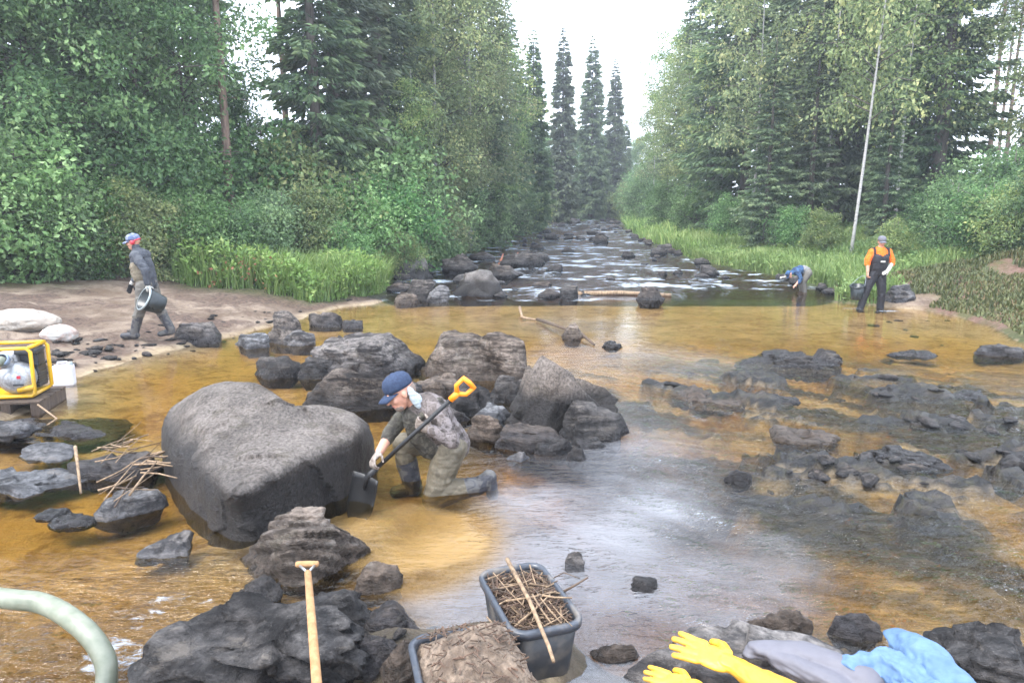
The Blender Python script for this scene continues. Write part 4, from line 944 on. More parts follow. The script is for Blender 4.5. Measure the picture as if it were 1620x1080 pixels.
M['skin'] = skin_m('ruddy_skin', (.58, .30, .21)); M['lip'] = skin_m('lips', (.42, .14, .11)); M['eye'] = simple('eye_dark', (.03, .025, .02), .2)
M['beard'] = cloth('grey_stubble', (.22, .17, .14), 200)
M['navy'] = cloth('navy_cap_cloth', (.030, .045, .085)); M['greycap'] = cloth('grey_cap_cloth', (.14, .14, .16)); M['bluecap'] = cloth('blue_cap_cloth', (.10, .13, .24), patch=((.22, .24, .32),), psc=14)
M['shirt'] = cloth('brown_grey_checked_shirt', (.10, .083, .076), patch=((.18, .155, .15), (.04, .033, .03)), psc=16)
M['vest'] = cloth('dark_camouflage_bib', (.05, .045, .037), patch=((.09, .083, .065), (.035, .032, .028)), psc=18)
M['wader'] = cloth('tan_waders', (.13, .11, .078), sc=40, rough=.5, patch=((.08, .067, .046),), psc=5); M['boot'] = cloth('dark_rubber_boot', (.045, .045, .052), rough=.4, patch=((.10, .095, .09),), psc=10)
M['workglove'] = cloth('pale_work_glove', (.26, .22, .19), patch=((.14, .11, .09),), psc=20); M['towel'] = cloth('white_towel', (.38, .43, .45), sc=150)
M['jacket'] = cloth('charcoal_jacket', (.055, .06, .072), patch=((.085, .09, .10),), psc=7); M['oliveback'] = cloth('olive_brown_bib', (.17, .145, .105)); M['darkwader'] = cloth('grey_brown_waders', (.13, .12, .105), rough=.6)
M['orange'] = cloth('bright_orange_shirt', (.85, .16, .02)); M['blackw'] = cloth('black_waders', (.018, .018, .022), rough=.55); M['blackg'] = cloth('black_glove', (.02, .02, .022)); M['paleglove'] = cloth('pale_glove', (.5, .48, .44))
M['bluejk'] = cloth('blue_jacket_cloth', (.045, .10, .20), patch=((.025, .04, .08),)); M['greyjk'] = cloth('grey_trouser_cloth', (.20, .20, .20)); M['ear'] = simple('red_plastic', (.5, .03, .05), .35)

# the kneeling man
A0 = W(688, 772, 0)
tags = ['skin', 'lip', 'beard', 'shirt', 'vest', 'wader', 'boot', 'workglove']
hc = V3(-.235, -.10, .80); hf = un((-.80, -.38, -.42)); hu = un((-.42, -.10, .90))
hp, hat, hR = head(hc, hf, hu, s=1.12)
hp.append(('e', hat(0, .045, -.078), (.052, .046, .04), hR, 'beard')); hp.append(('e', hat(0, -.045, .0), (.079, .075, .075), hR, 'beard'))
P = list(hp)
neck, chest, pel = V3(-.12, -.035, .70), V3(-.03, .015, .585), V3(.13, .13, .32)
P += limb([neck + un(hc - neck) * .06, neck], [.058, .064], 'skin')
P += limb([V3(-.09, -.02, .66), chest, V3(.06, .07, .44), pel], [.115, .158, .15, .145], 'shirt')
P += [('e', V3(.0, .02, .60), (.15, .20, .14), frame((-.5, -.4, .8), (0, 0, 1)), 'shirt')]
P += limb([V3(-.15, -.07, .60), V3(-.10, -.02, .45), V3(-.02, .03, .34)], [.085, .10, .11], 'vest')
P += limb([V3(.0, -.105, .695), V3(-.10, -.13, .60), V3(-.11, -.10, .48)], [.032, .03, .03], 'vest')
P += limb([V3(.05, -.05, .72), V3(.12, .02, .58), V3(.15, .06, .42)], [.03, .03, .03], 'vest')
ns, nel, nwr = V3(.03, -.135, .66), V3(.165, -.27, .475), V3(.02, -.30, .575)
P += limb([V3(-.02, -.06, .68), ns, nel], [.085, .076, .058], 'shirt') + limb([nel, nwr], [.057, .040], 'shirt')
fs, fel, fwr = V3(-.18, .11, .64), V3(-.33, -.03, .47), V3(-.385, -.20, .375)
P += limb([V3(-.1, .04, .66), fs, fel], [.085, .076, .058], 'vest') + limb([fel, fel + (fwr - fel) * .35], [.058, .052], 'vest') + limb([fel + (fwr - fel) * .3, fwr], [.042, .034], 'skin')
SH0, SH1 = V3(-.47, -.27, .20), V3(.215, -.335, .855); shd = un(SH1 - SH0)      # shovel shaft
P += hand(nwr, un((-.86, .02, .30)), (.25, .95, .1), -1, .85, 'workglove', 1.05)
P += hand(fwr, un((-.45, -.75, -.55)), un((.3, -.2, -.8)), 1, .75, 'workglove', 1.05)
nh, nk, na = V3(.12, .02, .31), V3(.0, -.09, -.05), V3(.34, -.01, .02)
P += limb([pel, nh, nk], [.14, .125, .088], 'wader') + limb([nk, V3(.17, -.05, .01), na], [.09, .088, .066], 'wader')
P += limb([V3(.26, -.03, .02), na, V3(.43, .0, .09)], [.078, .074, .06], 'boot') + limb([V3(.425, .0, .095), V3(.455, .01, -.05)], [.055, .05], 'boot')
fh, fk, fa = V3(.08, .21, .31), V3(-.27, .20, .30), V3(-.20, .21, -.08)
P += limb([pel, fh, fk], [.13, .12, .088], 'wader') + limb([fk, V3(-.25, .21, .12)], [.086, .085], 'wader') + limb([V3(-.25, .21, .14), fa], [.088, .075], 'boot') + limb([fa, V3(-.34, .17, -.10)], [.06, .05], 'boot')
man = empty('person', A0, 'person in a navy cap and tan waders kneeling in the water, holding a black shovel', 'person')
soft_body('body', P, tags, [M[t] for t in tags], man, voxel=.0058, smooth=4, wrinkle=dict(shirt=(.007, 7), wader=(.009, 6), vest=(.006, 9), boot=(.004, 8)), seed=1)
cap(man, hat, hR, M['navy'], 1.14); eyes(man, hat, hR)
tw = [('e', hat(-.066, -.055, -.06), (.022, .032, .10), hR, 'towel'), ('e', hat(0, -.078, -.095), (.075, .035, .06), hR, 'towel')]
soft_body('neck_cloth', tw, ['towel'], [M['towel']], man, voxel=.005, wrinkle=dict(towel=(.004, 18)))
# his shovel
M['blackplastic'] = simple('black_plastic', (.012, .012, .013), .5, bump=.2, sc=60); M['orangeplastic'] = simple('orange_plastic', (.90, .28, .01), .38, var=.12)
sh = empty('shovel', Vector(A0) + Vector(SH0), 'black shovel with an orange grip in the kneeling man\'s hands', 'shovel')
l = SH1 - SH0
MB().tube([(0, 0, 0), tuple(l * .5), tuple(l)], .0165, 12).obj('shaft', M['blackplastic'], sh, smooth=True)
sv = un(np.cross(shd, (0, 1, .25))); b = MB()
g0 = l - shd * .02
b.tube([tuple(g0 - shd * .05), tuple(g0 + shd * .03)], .024, 12)
b.tube([tuple(g0 + shd * .02), tuple(g0 + shd * .06 + sv * .05), tuple(g0 + shd * .135 + sv * .052)], [.02, .017, .016], 10)
b.tube([tuple(g0 + shd * .02), tuple(g0 + shd * .06 - sv * .05), tuple(g0 + shd * .135 - sv * .052)], [.02, .017, .016], 10)
b.tube([tuple(g0 + shd * .135 - sv * .062), tuple(g0 + shd * .14), tuple(g0 + shd * .135 + sv * .062)], [.017, .02, .017], 10)
b.obj('grip', M['orangeplastic'], sh, smooth=True)
bd = un((-.11, -.05, -.40)); bs = un((.30, .10, -.02)); bs = un(np.array((.85, -.35, .15))); bs = un(bs - bd * (bs @ bd)); bn = np.cross(bd, bs); v = []; f = []; NU, NV = 8, 9
for i in range(NV):
    t = i / (NV - 1); wd = .118 * (1 if t < .65 else math.sqrt(max(.25, 1 - ((t - .65) / .36) ** 2)))
    for j in range(NU + 1):
        u = -1 + 2 * j / NU; v.append(bd * (t * .37 - .01) + bs * wd * u + bn * (.028 * u * u - .03 * math.sin(t * 2.6)))
f = [(i * (NU + 1) + j, i * (NU + 1) + j + 1, (i + 1) * (NU + 1) + j + 1, (i + 1) * (NU + 1) + j) for i in range(NV - 1) for j in range(NU)]
bl = MB().add(v, f).obj('blade', M['blackplastic'], sh, smooth=True); so = bl.modifiers.new('s', 'SOLIDIFY'); so.thickness = .006
MB().tube([tuple(shd * .10), (0, 0, 0), tuple(bd * .10)], [.021, .024, .012], 12).obj('socket', M['blackplastic'], sh, smooth=True)

def bucket(loc, axis_, r, h, mat, label, hang=None, rim='rimgrey'):
    Rm = Vector(axis_).normalized().to_track_quat('Z', 'Y').to_matrix().to_4x4()
    o = empty('bucket', loc, label, 'bucket')
    MB().lathe([(.001, 0), (r * .80, 0), (r * .82, .01), (r, h), (r - .006, h), (r * .78, .014), (.001, .014)], 28, Rm).obj('body', mat, o, smooth=True)
    MB().lathe([(r, h - .02), (r + .013, h - .018), (r + .015, h + .004), (r - .006, h + .006)], 28, Rm).obj('rim', M[rim], o, smooth=True)
    hn = Vector(hang) if hang is not None else Rm.to_3x3() @ Vector((0, 0, h + r))
    p0, p1 = Rm.to_3x3() @ Vector((r, 0, h - .01)), Rm.to_3x3() @ Vector((-r, 0, h - .01))
    pts = [p0 * (1 - t) ** 2 + (hn * 2 - (p0 + p1) / 2) * 2 * t * (1 - t) + p1 * t * t for t in [i / 12 for i in range(13)]]
    MB().tube(pts, .005, 6).obj('handle', M['rimgrey'], o, smooth=True)
    return o
M['rimgrey'] = simple('worn_grey_plastic', (.28, .32, .33), .4); M['bucketblack'] = simple('black_bucket_plastic', (.014, .02, .022), .35)

# the walker with the bucket (faces the left, -x)
gxy = W(236, 534, .12); gzz = gz(gxy.x, gxy.y); B0 = W(236, 534, gzz)
tags = ['skin', 'lip', 'jacket', 'oliveback', 'darkwader', 'boot', 'blackg', 'paleglove']
hc = V3(-.115, .0, 1.555); hp, hat, hR = head(hc, un((-1, -.15, -.12)), un((-.1, 0, 1)), s=1.0)
P = list(hp) + limb([V3(-.09, 0, 1.50), V3(-.05, 0, 1.40)], [.06, .07], 'jacket')
P += limb([V3(-.03, 0, 1.33), V3(.0, 0, 1.18), V3(.04, 0, 1.0), V3(.05, 0, .90)], [.145, .165, .155, .15], 'jacket') + [('e', V3(-.01, 0, 1.33), (.12, .215, .11), np.eye(3), 'jacket')]
P += limb([V3(-.03, -.06, 1.15), V3(.0, -.06, 1.02)], [.135, .135], 'oliveback') + limb([V3(-.03, .045, 1.15), V3(.0, .045, 1.02)], [.135, .135], 'oliveback')
P += limb([V3(.0, -.2, 1.35), V3(.19, -.28, 1.13), V3(.20, -.28, .93)], [.082, .066, .046], 'jacket') + hand(V3(.20, -.28, .90), (.05, 0, -1), (0, .9, .1), 1, .9, 'paleglove')
P += limb([V3(-.04, .2, 1.35), V3(-.16, .25, 1.10), V3(-.29, .24, .93)], [.08, .064, .045], 'jacket') + limb([V3(-.27, .24, .955), V3(-.33, .24, .88)], [.036, .036], 'paleglove') + hand(V3(-.34, .24, .865), (-.4, 0, -.9), (.4, -.6, 0), -1, .35, 'blackg')
P += limb([V3(.05, 0, .92), V3(.04, -.09, .86), V3(-.04, -.10, .50), V3(-.10, -.10, .36)], [.15, .125, .085, .082], 'darkwader') + limb([V3(-.09, -.10, .38), V3(-.18, -.10, .10)], [.082, .068], 'boot') + limb([V3(-.16, -.10, .06), V3(-.36, -.11, .05)], [.062, .05], 'boot')
P += limb([V3(.05, .09, .86), V3(.14, .10, .50), V3(.20, .10, .38)], [.125, .086, .08], 'darkwader') + limb([V3(.19, .10, .40), V3(.32, .10, .13)], [.08, .068], 'boot') + limb([V3(.32, .10, .09), V3(.14, .09, .045)], [.062, .045], 'boot')
wk = empty('person', B0, 'person in a charcoal jacket walking over the sand bar with a bucket', 'person', rz=.0)
soft_body('body', P, tags, [M[t] for t in tags], wk, voxel=.0085, smooth=4, wrinkle=dict(jacket=(.010, 6), oliveback=(.01, 6), darkwader=(.012, 6)), seed=4)
cap(wk, hat, hR, M['bluecap'], 1.06); eyes(wk, hat, hR)
b = MB()
for sx in (-1, 1): b.lathe([(.001, .03), (.028, .028), (.036, .012), (.034, -.012), (.001, -.014)], 14, Matrix.Translation(Vector(hat(.088 * sx, -.02, .0))) @ Vector(hR[:, 0] * sx).to_track_quat('Z', 'Y').to_matrix().to_4x4())
b.tube([tuple(hat(.092 * math.cos(t), -.04 - .095 * math.sin(t) * .8, .02 + .03 * math.sin(t))) for t in [math.pi * i / 10 for i in range(11)]], .010, 6)
b.obj('ear_muffs', M['ear'], wk, smooth=True)
bucket(Vector(B0) + Vector((.36, -.20, .56)), (-.55, -.60, .42), .185, .30, M['bucketblack'], 'black bucket with a grey rim swinging from the walker\'s hand', hang=(-.15, -.08, .30))

# the man in orange
C0 = W(1376, 491, -.05)
tags = ['skin', 'lip', 'orange', 'blackw', 'paleglove']
hc = V3(.12, -.03, 1.60); hp, hat, hR = head(hc, un((-.12, -1, -.12)), un((0, -.1, 1)))
P = list(hp) + limb([V3(.12, -.02, 1.52), V3(.12, 0, 1.43)], [.06, .065], 'skin') + limb([V3(.12, 0, 1.44), V3(.12, 0, 1.38)], [.085, .10], 'orange')
P += limb([V3(.12, .0, 1.36), V3(.11, .0, 1.20)], [.15, .165], 'orange') + [('e', V3(.12, 0, 1.36), (.205, .12, .10), np.eye(3), 'orange')]
P += limb([V3(.05, -.05, 1.22), V3(.05, -.03, 1.02), V3(.06, 0, .92)], [.135, .14, .15], 'blackw') + limb([V3(.17, -.05, 1.22), V3(.15, -.03, 1.02), V3(.12, 0, .92)], [.135, .14, .15], 'blackw')
for sx in (-.04, .28): P += limb([V3(sx, -.09, 1.30), V3(sx, -.05, 1.46), V3(sx, .05, 1.44)], [.028, .026, .026], 'blackw')
P += limb([V3(-.07, 0, 1.37), V3(-.16, -.02, 1.20), V3(-.165, -.03, 1.10)], [.082, .068, .064], 'orange') + limb([V3(-.165, -.03, 1.13), V3(-.17, -.08, .92)], [.048, .034], 'skin') + hand(V3(-.17, -.08, .90), (0, -.1, -1), (.9, .1, 0), -1, .9, 'skin')
P += limb([V3(.31, 0, 1.37), V3(.40, -.02, 1.18), V3(.40, -.03, 1.10)], [.082, .068, .064], 'orange') + limb([V3(.40, -.03, 1.12), V3(.26, -.17, .96)], [.048, .04], 'paleglove') + hand(V3(.25, -.18, .95), (-.8, -.3, -.35), (0, .8, -.3), 1, .45, 'paleglove')
P += limb([V3(.06, 0, .92), V3(-.0, 0, .85), V3(-.14, -.03, .48), V3(-.24, .0, .0)], [.15, .13, .09, .075], 'blackw') + limb([V3(-.24, 0, .0), V3(-.28, -.16, -.02)], [.06, .05], 'blackw')
P += limb([V3(.12, 0, .92), V3(.17, 0, .85), V3(.22, -.04, .48), V3(.24, .0, .0)], [.15, .13, .09, .075], 'blackw') + limb([V3(.24, 0, .0), V3(.25, -.17, -.02)], [.06, .05], 'blackw')
om = empty('person', C0, 'person in an orange shirt and black waders standing in the amber pool', 'person')
soft_body('body', P, tags, [M[t] for t in tags], om, voxel=.0095, smooth=4, wrinkle=dict(orange=(.009, 6), blackw=(.010, 6)), seed=6)
cap(om, hat, hR, M['greycap'], 1.06); eyes(om, hat, hR)
MB().box((.10, -.205, 1.16), (.11, .012, .035)).obj('badge', M['paleglove'], om, bevel=.004)
bucket(Vector(C0) + Vector((-.31, .04, .28)), (-.15, -.2, 1), .155, .32, M['bucketblack'], 'black bucket held beside the legs of the person in orange', hang=(.10, -.04, .54), rim='bucketblack')

# the person bending over the water by the right bank
D0 = Vector((XY(1262, 19.6), 19.6, .12))
tags = ['skin', 'lip', 'bluejk', 'greyjk', 'darkwader', 'paleglove', 'blackg']
hc = V3(-.46, -.06, .50); hp, hat, hR = head(hc, un((-.55, -.2, -.8)), un((-.8, 0, .5)))
P = list(hp) + limb([V3(-.40, -.05, .54), V3(-.30, -.03, .60)], [.06, .07], 'bluejk')
P += limb([V3(-.24, -.02, .61), V3(-.08, 0, .66)], [.14, .15], 'bluejk') + limb([V3(.02, 0, .66), V3(.14, .02, .60)], [.145, .15], 'greyjk') + [('e', V3(-.22, -.02, .60), (.12, .19, .12), np.eye(3), 'bluejk')]
P += limb([V3(-.22, -.20, .58), V3(-.16, -.26, .38), V3(-.22, -.28, .26)], [.078, .062, .055], 'bluejk') + limb([V3(-.17, -.26, .36), V3(-.30, -.28, .20)], [.044, .034], 'skin') + hand(V3(-.31, -.28, .19), (-.6, 0, -.6), (.4, .2, -.4), 1, .5, 'skin')
P += limb([V3(-.28, .14, .58), V3(-.46, .12, .42)], [.076, .062], 'bluejk') + limb([V3(-.45, .12, .43), V3(-.60, .02, .40)], [.05, .036], 'paleglove') + hand(V3(-.61, .02, .40), (-.7, -.3, .1), (0, .2, -1), -1, .5, 'paleglove')
for sy in (-.11, .13): P += limb([V3(.14, .02, .60), V3(.15, sy, .55), V3(.0, sy, .26), V3(.08, sy, -.15)], [.15, .125, .09, .075], 'darkwader') + limb([V3(.08, sy, -.15), V3(-.1, sy, -.17)], [.06, .05], 'darkwader')
bp = empty('person', D0, 'person in a blue jacket bending down over the water by the grassy right bank', 'person', scale=(.84, .84, .84))
soft_body('body', P, tags, [M[t] for t in tags], bp, voxel=.011, smooth=4, wrinkle=dict(bluejk=(.01, 6), greyjk=(.01, 6)), seed=8)
cap(bp, hat, hR, M['bluejk'], 1.06)

# ------------------------------------------------------------------ tubs, shovel, gloves
M['tub'] = simple('grey_black_tub_plastic', (.018, .020, .024), .42, var=.2, sc=45, bump=.2, dirt=(.075, .065, .055))
M['tubrim'] = simple('tub_rim_plastic', (.045, .052, .066), .4, var=.2, sc=45, dirt=(.16, .14, .12))
M['wood'] = bark('pale_ash_wood', (.30, .155, .065), (.42, .24, .11), 4); M['driftwood'] = bark('driftwood', (.13, .085, .05), (.36, .25, .155), 4); M['darkstick'] = bark('wet_dark_stick', (.05, .035, .025), (.12, .08, .055), 4)
M['metal'] = simple('worn_steel', (.5, .55, .58), .35, metallic=.9); M['pallet'] = bark('weathered_planks', (.045, .03, .022), (.10, .07, .05), 3)
def rrect(lx, ly, rc, z, n=6):
    pts = []
    for cx, cy, a0 in ((1, 1, 0), (-1, 1, 90), (-1, -1, 180), (1, -1, 270)):
        for k in range(n + 1):
            a = math.radians(a0 + 90 * k / n); pts.append((cx * (lx / 2 - rc) + rc * math.cos(a), cy * (ly / 2 - rc) + rc * math.sin(a), z))
    return pts
def loft(rings, close_first=True, close_last=False):
    n = len(rings[0]); v = [q for r_ in rings for q in r_]; f = []
    for i in range(len(rings) - 1):
        for k in range(n): f.append((i * n + k, i * n + (k + 1) % n, (i + 1) * n + (k + 1) % n, (i + 1) * n + k))
    if close_first: f.append(tuple(range(n))[::-1])
    if close_last: f.append(tuple((len(rings) - 1) * n + k for k in range(n)))
    return v, f
def tub(loc, rz, lx, ly, h, label, tilt=(0, 0)):
    o = empty('tub', loc, label, 'tub', rz=rz); o.rotation_euler = (tilt[0], tilt[1], rz)
    v, f = loft([rrect(lx * .80, ly * .76, .05, 0), rrect(lx * .84, ly * .80, .06, .012), rrect(lx * .97, ly * .96, .07, h - .02), rrect(lx * .955, ly * .94, .066, h - .02), rrect(lx * .82, ly * .78, .055, .02)])
    f.append(tuple(4 * len(rrect(1, 1, .1, 0)) + k for k in range(len(rrect(1, 1, .1, 0)))))
    MB().add(v, f).obj('shell', M['tub'], o, smooth=True)
    v, f = loft([rrect(lx * .965, ly * .955, .07, h - .035), rrect(lx * 1.035, ly * 1.06, .085, h - .038), rrect(lx * 1.045, ly * 1.075, .088, h - .008), rrect(lx * 1.02, ly * 1.04, .082, h), rrect(lx * .95, ly * .935, .066, h), rrect(lx * .945, ly * .925, .066, h - .025)], False)
    MB().add(v, f).obj('rim', M['tubrim'], o, smooth=True)
    return o
# the tub of sticks: four rim corners seen in the photograph, rim .27 m above its foot
ZT = .31
pa, pb, pc_, pd = W(752, 896, ZT), W(858, 894, ZT), W(930, 1000, ZT), W(812, 985, ZT)
ctr = (pa + pb + pc_ + pd) / 4; ax = ((pa - pd) + (pb - pc_)) / 2; LX = ax.length; LY = (((pb - pa).length) + ((pc_ - pd).length)) / 2 * .98; RZ = math.atan2(ax.y, ax.x)
print('tub size', LX, LY, 'bed', gz(ctr.x, ctr.y))
tub((ctr.x, ctr.y, ZT - .30), RZ, LX, LY, .30, 'black plastic tub filled with twigs and bark standing in the water')
def heap(name, c, rz, lx, ly, z0, hh, mat, seed, label, cat, bumps=.02):
    n = 40; u, v = np.meshgrid(np.linspace(-1, 1, n), np.linspace(-1, 1, n)); u, v = u.ravel(), v.ravel()
    e = np.clip(1 - np.maximum(np.abs(u), np.abs(v)) ** 4, 0, 1)
    x, y = u * lx / 2, v * ly / 2; z = z0 + hh * e * (1 - .35 * (u * u + v * v)) + bumps * n2(x, y, 9, 4, seed)
    me = mk_mesh(name, np.stack([x, y, z], 1), grid_faces(n, n), [mat], True); return tag(link(name, me, None, c, (0, 0, rz)), label, cat)
M['bark_litter'] = simple('wet_bark_litter', (.10, .06, .04), .9, var=.5, sc=35, bump=1.0, bdist=.02)
M['sand_heap'] = simple('gritty_grey_sand', (.17, .125, .09), .95, var=.5, sc=45, bump=1.0, bdist=.02, dirt=(.085, .058, .04))
heap('bark_litter', (ctr.x, ctr.y, 0), RZ, LX * .87, LY * .84, ZT - .085, .05, M['bark_litter'], 3, 'dark wet bark litter lying in the tub under the twigs', 'debris', .03)
rs = RS(12); cr, sr = math.cos(RZ), math.sin(RZ)
b = MB()
for i in range(900):                           # crumbs of bark and short twigs
    u, v = rs.uniform(-.42, .42) * LX, rs.uniform(-.40, .40) * LY; a_ = rs.uniform(0, 6.28); L_ = rs.uniform(.012, .06); z = ZT - .045 + .05 * rs.rand() * (1 - (u / LX) ** 2 * 3)
    dx, dy = math.cos(a_) * L_, math.sin(a_) * L_; x, y = u * cr - v * sr, u * sr + v * cr
    b.tube([(x - dx, y - dy, z + rs.normal() * .012), (x + dx, y + dy, z + rs.normal() * .012)], rs.uniform(.0015, .0045), 4, m=(0, 0, 2, 2, 1)[rs.randint(5)])
tag(b.obj('twig_litter', [M['bark_litter'], M['driftwood'], M['darkstick']], None, (ctr.x, ctr.y, 0)), 'broken twigs and bark crumbs heaped in the black tub', 'debris', kind='stuff')
def stick(pts, r_, mat, label, group=None, seg=7, cat='stick', name='stick'):
    o0 = Vector(pts[0]); n = len(pts); P_ = [Vector(q) - o0 for q in pts]
    return tag(MB().tube(P_, [r_ * (1 - .35 * i / (n - 1)) for i in range(n)], seg).obj(name, M[mat], None, o0, smooth=True), label, cat, group)
stick([W(802, 884, .36), W(838, 950, .345), W(868, 1022, .33), W(876, 1046, .32)], .0115, 'driftwood', 'long peeled stick laid across the tub of twigs')
for i, (x0, y0, x1, y1) in enumerate(((822, 893, 836, 930), (838, 893, 848, 925), (842, 940, 872, 985), (868, 950, 905, 990), (855, 945, 888, 985), (850, 940, 905, 945), (780, 905, 830, 960), (772, 915, 800, 902), (800, 950, 880, 935), (860, 990, 900, 965), (790, 930, 845, 915), (820, 985, 870, 940))):
    stick([W(x0, y0, ZT + .01), W((x0 + x1) / 2, (y0 + y1) / 2 + 2, ZT + .012), W(x1, y1, ZT + .01)], (.003 + .0015 * (i % 3)), 'driftwood', 'thin pale twig lying in the black tub', 'twigs in the black tub', 5)
# the tub heaped with sand
qa, qb = W(668, 985, .33), W(672, 1120, .33)
sx_, sy_ = W(742, 1070, .33).x, W(742, 1062, .33).y
ax2 = (W(700, 975, .33) - W(742, 1110, .33)); RZ2 = math.atan2(ax2.y, ax2.x)
print('sand tub bed', gz(sx_, sy_), 'canister')
tub((sx_, sy_, .07), RZ2, .60, .40, .26, 'black plastic tub heaped with gritty sand beside the tub of twigs')
heap('sand_heap', (sx_ + .035, sy_ + .0, 0), RZ2, .66, .44, .285, .14, M['sand_heap'], 7, 'gritty grey brown sand heaped over the tub\'s rim', 'sand', .055)
b = MB(); c2_, s2_ = math.cos(RZ2), math.sin(RZ2)
for i in range(260):
    u, v = rs.uniform(-.30, .30), rs.uniform(-.19, .19); a_ = rs.uniform(0, 6.28); L_ = rs.uniform(.006, .03); e_ = 1 - max(abs(u) / .33, abs(v) / .22) ** 4
    z = .288 + .14 * e_ * (1 - .35 * ((u / .33) ** 2 + (v / .22) ** 2)) + .02; x, y = u * c2_ - v * s2_, u * s2_ + v * c2_
    b.tube([(x - math.cos(a_) * L_, y - math.sin(a_) * L_, z), (x + math.cos(a_) * L_, y + math.sin(a_) * L_, z + rs.normal() * .006)], rs.uniform(.0015, .004), 4, m=rs.randint(2))
tag(b.obj('twig_litter', [M['bark_litter'], M['darkstick']], None, (sx_ + .035, sy_, 0)), 'dark crumbs of bark strewn over the sand heap', 'debris', kind='stuff')
stick([W(820, 1068, .36), W(800, 1010, .37), W(770, 975, .37)], .006, 'driftwood', 'bent twig lying along the edge of the sand heap')
stick([W(728, 1035, .42), W(760, 1066, .42), W(775, 1085, .42)], .004, 'darkstick', 'thin dark twig lying on the sand heap')
stick([W(890, 936, .0), W(905, 928, .06), W(930, 913, .09)], .008, 'darkstick', 'black knobbed stick poking from the water behind the tub')
stick([W(868, 918, .0), W(892, 905, .10), W(918, 915, .08)], .004, 'darkstick', 'thin forked twig in the water behind the tub')
# wooden shovel in the foreground
s0, s1 = W(487, 905, .42), W(502, 1090, .36)
sh2 = empty('shovel', s0, 'shovel with a pale wooden handle and T grip leaning on the dark rock', 'shovel'); d2 = (s1 - s0).normalized()
MB().tube([(0, 0, 0), tuple((s1 - s0) * .5), tuple((s1 - s0) * 1.25)], [.0165, .019, .02], 14).obj('handle', M['wood'], sh2, smooth=True)
sd2 = Vector((1, .05, .0)); up2 = Vector((0, .35, .55)).normalized()
yk = -d2 * .075
b = MB()
for sgn in (-1, 1): b.tube([tuple(d2 * .02), tuple(d2 * -.02 + sd2 * .012 * sgn), tuple(yk + sd2 * .042 * sgn)], .0065, 8)
b.obj('yoke', M['metal'], sh2, smooth=True)
MB().tube([tuple(yk + sd2 * -.056), tuple(yk + sd2 * -.05), tuple(yk), tuple(yk + sd2 * .05), tuple(yk + sd2 * .056)], [.010, .015, .017, .015, .010], 12).obj('grip', M['wood'], sh2, smooth=True)
MB().add([tuple(q) for q in [(s1 - s0) * 1.2 + sd2 * .1 * u + d2 * .3 * t + Vector((0, 0, .03 * u * u - .06 * t)) for t in (0, .5, 1) for u in (-1, -.5, 0, .5, 1)]], [(r_ * 5 + k_, r_ * 5 + k_ + 1, (r_ + 1) * 5 + k_ + 1, (r_ + 1) * 5 + k_) for r_ in range(2) for k_ in range(4)]).obj('blade', M['metal'], sh2, smooth=True)
# yellow gauntlets on the slab
M['yellow'] = simple('yellow_rubber', (.66, .36, .025), .42, var=.10, sc=25, bump=.25, dirt=(.42, .23, .03))
ZS = .20
def gauntlet(tip, wrist, cuff, thumb, label, s=1.15):
    tip, wrist, cuff = Vector(tip), Vector(wrist), Vector(cuff); o0 = wrist.copy(); d_ = un(tip - wrist); 
    P = hand(V3(0, 0, 0), d_, (0.0, .45, -.9), thumb, .10, 'y', s, spread=.35, fat=1.2)
    c = np.array(cuff - wrist)
    P += [('c', -d_ * .01, c * .3, .042, .058, 'y'), ('c', c * .3, c, .058, .088, 'y'), ('c', c * .35 + V3(.03, .02, -.01), c + V3(.03, .02, -.01), .05, .08, 'y')]
    o = soft_body('glove', P, ['y'], [M['yellow']], None, o0, voxel=.0048, smooth=3, wrinkle=dict(y=(.006, 9)), seed=3)
    o.scale = (1, 1, .72)
    return tag(o, label, 'glove', 'yellow rubber gloves')
gauntlet(W(1092, 1024, ZS + .07), W(1160, 1052, ZS + .06), W(1300, 1135, ZS + .08), -1, 'yellow rubber gauntlet with spread fingers lying across the grey slab', s=1.55)
gauntlet(W(1022, 1068, ZS + .03), W(1095, 1088, ZS + .04), W(1190, 1180, ZS + .06), -1, 'yellow rubber gauntlet reaching in under the spread fingered one')
# grey cloth and blue sleeves
M['greycloth'] = simple('grey_rubber_cloth', (.115, .112, .13), .6, var=.08, sc=20, bump=.2); M['bluecoat'] = simple('blue_rubberised_cloth', (.085, .155, .27), .7, var=.15, sc=35, bump=.4, dirt=(.06, .115, .21))
P = [('c', V3(0, 0, 0), V3(.16, -.06, .02), .05, .065, 'g'), ('c', V3(.16, -.06, .02), V3(.34, -.22, .02), .065, .08, 'g'), ('c', V3(-.03, .01, .0), V3(-.05, .0, -.02), .035, .03, 'g'), ('c', V3(.05, -.06, .0), V3(.22, -.24, .0), .05, .07, 'g')]
tag(soft_body('cloth', P, ['g'], [M['greycloth']], None, W(1205, 1028, ZS + .03), voxel=.006, smooth=6, wrinkle=dict(g=(.018, 5)), seed=5), 'crumpled grey cloth between the yellow gauntlet and the blue jacket', 'cloth').scale = (1, 1, .7)
jk = empty('jacket', W(1420, 1060, .22), 'light blue rubberised jacket lying with both sleeves bent over the rock', 'jacket'); J0 = Vector(jk.location)
def sleeve(pts, rad, seed, amp, sc):
    P = limb([np.array(W(px, py, z) - J0) for px, py, z in pts], rad, 'b')
    return soft_body('sleeve', P, ['b'], [M['bluecoat']], jk, voxel=.006, smooth=6, wrinkle=dict(b=(amp, sc)), seed=seed)
sleeve([(1425, 1010, .30), (1470, 1050, .32), (1530, 1130, .30)], [.055, .074, .09], 2, .026, 7)
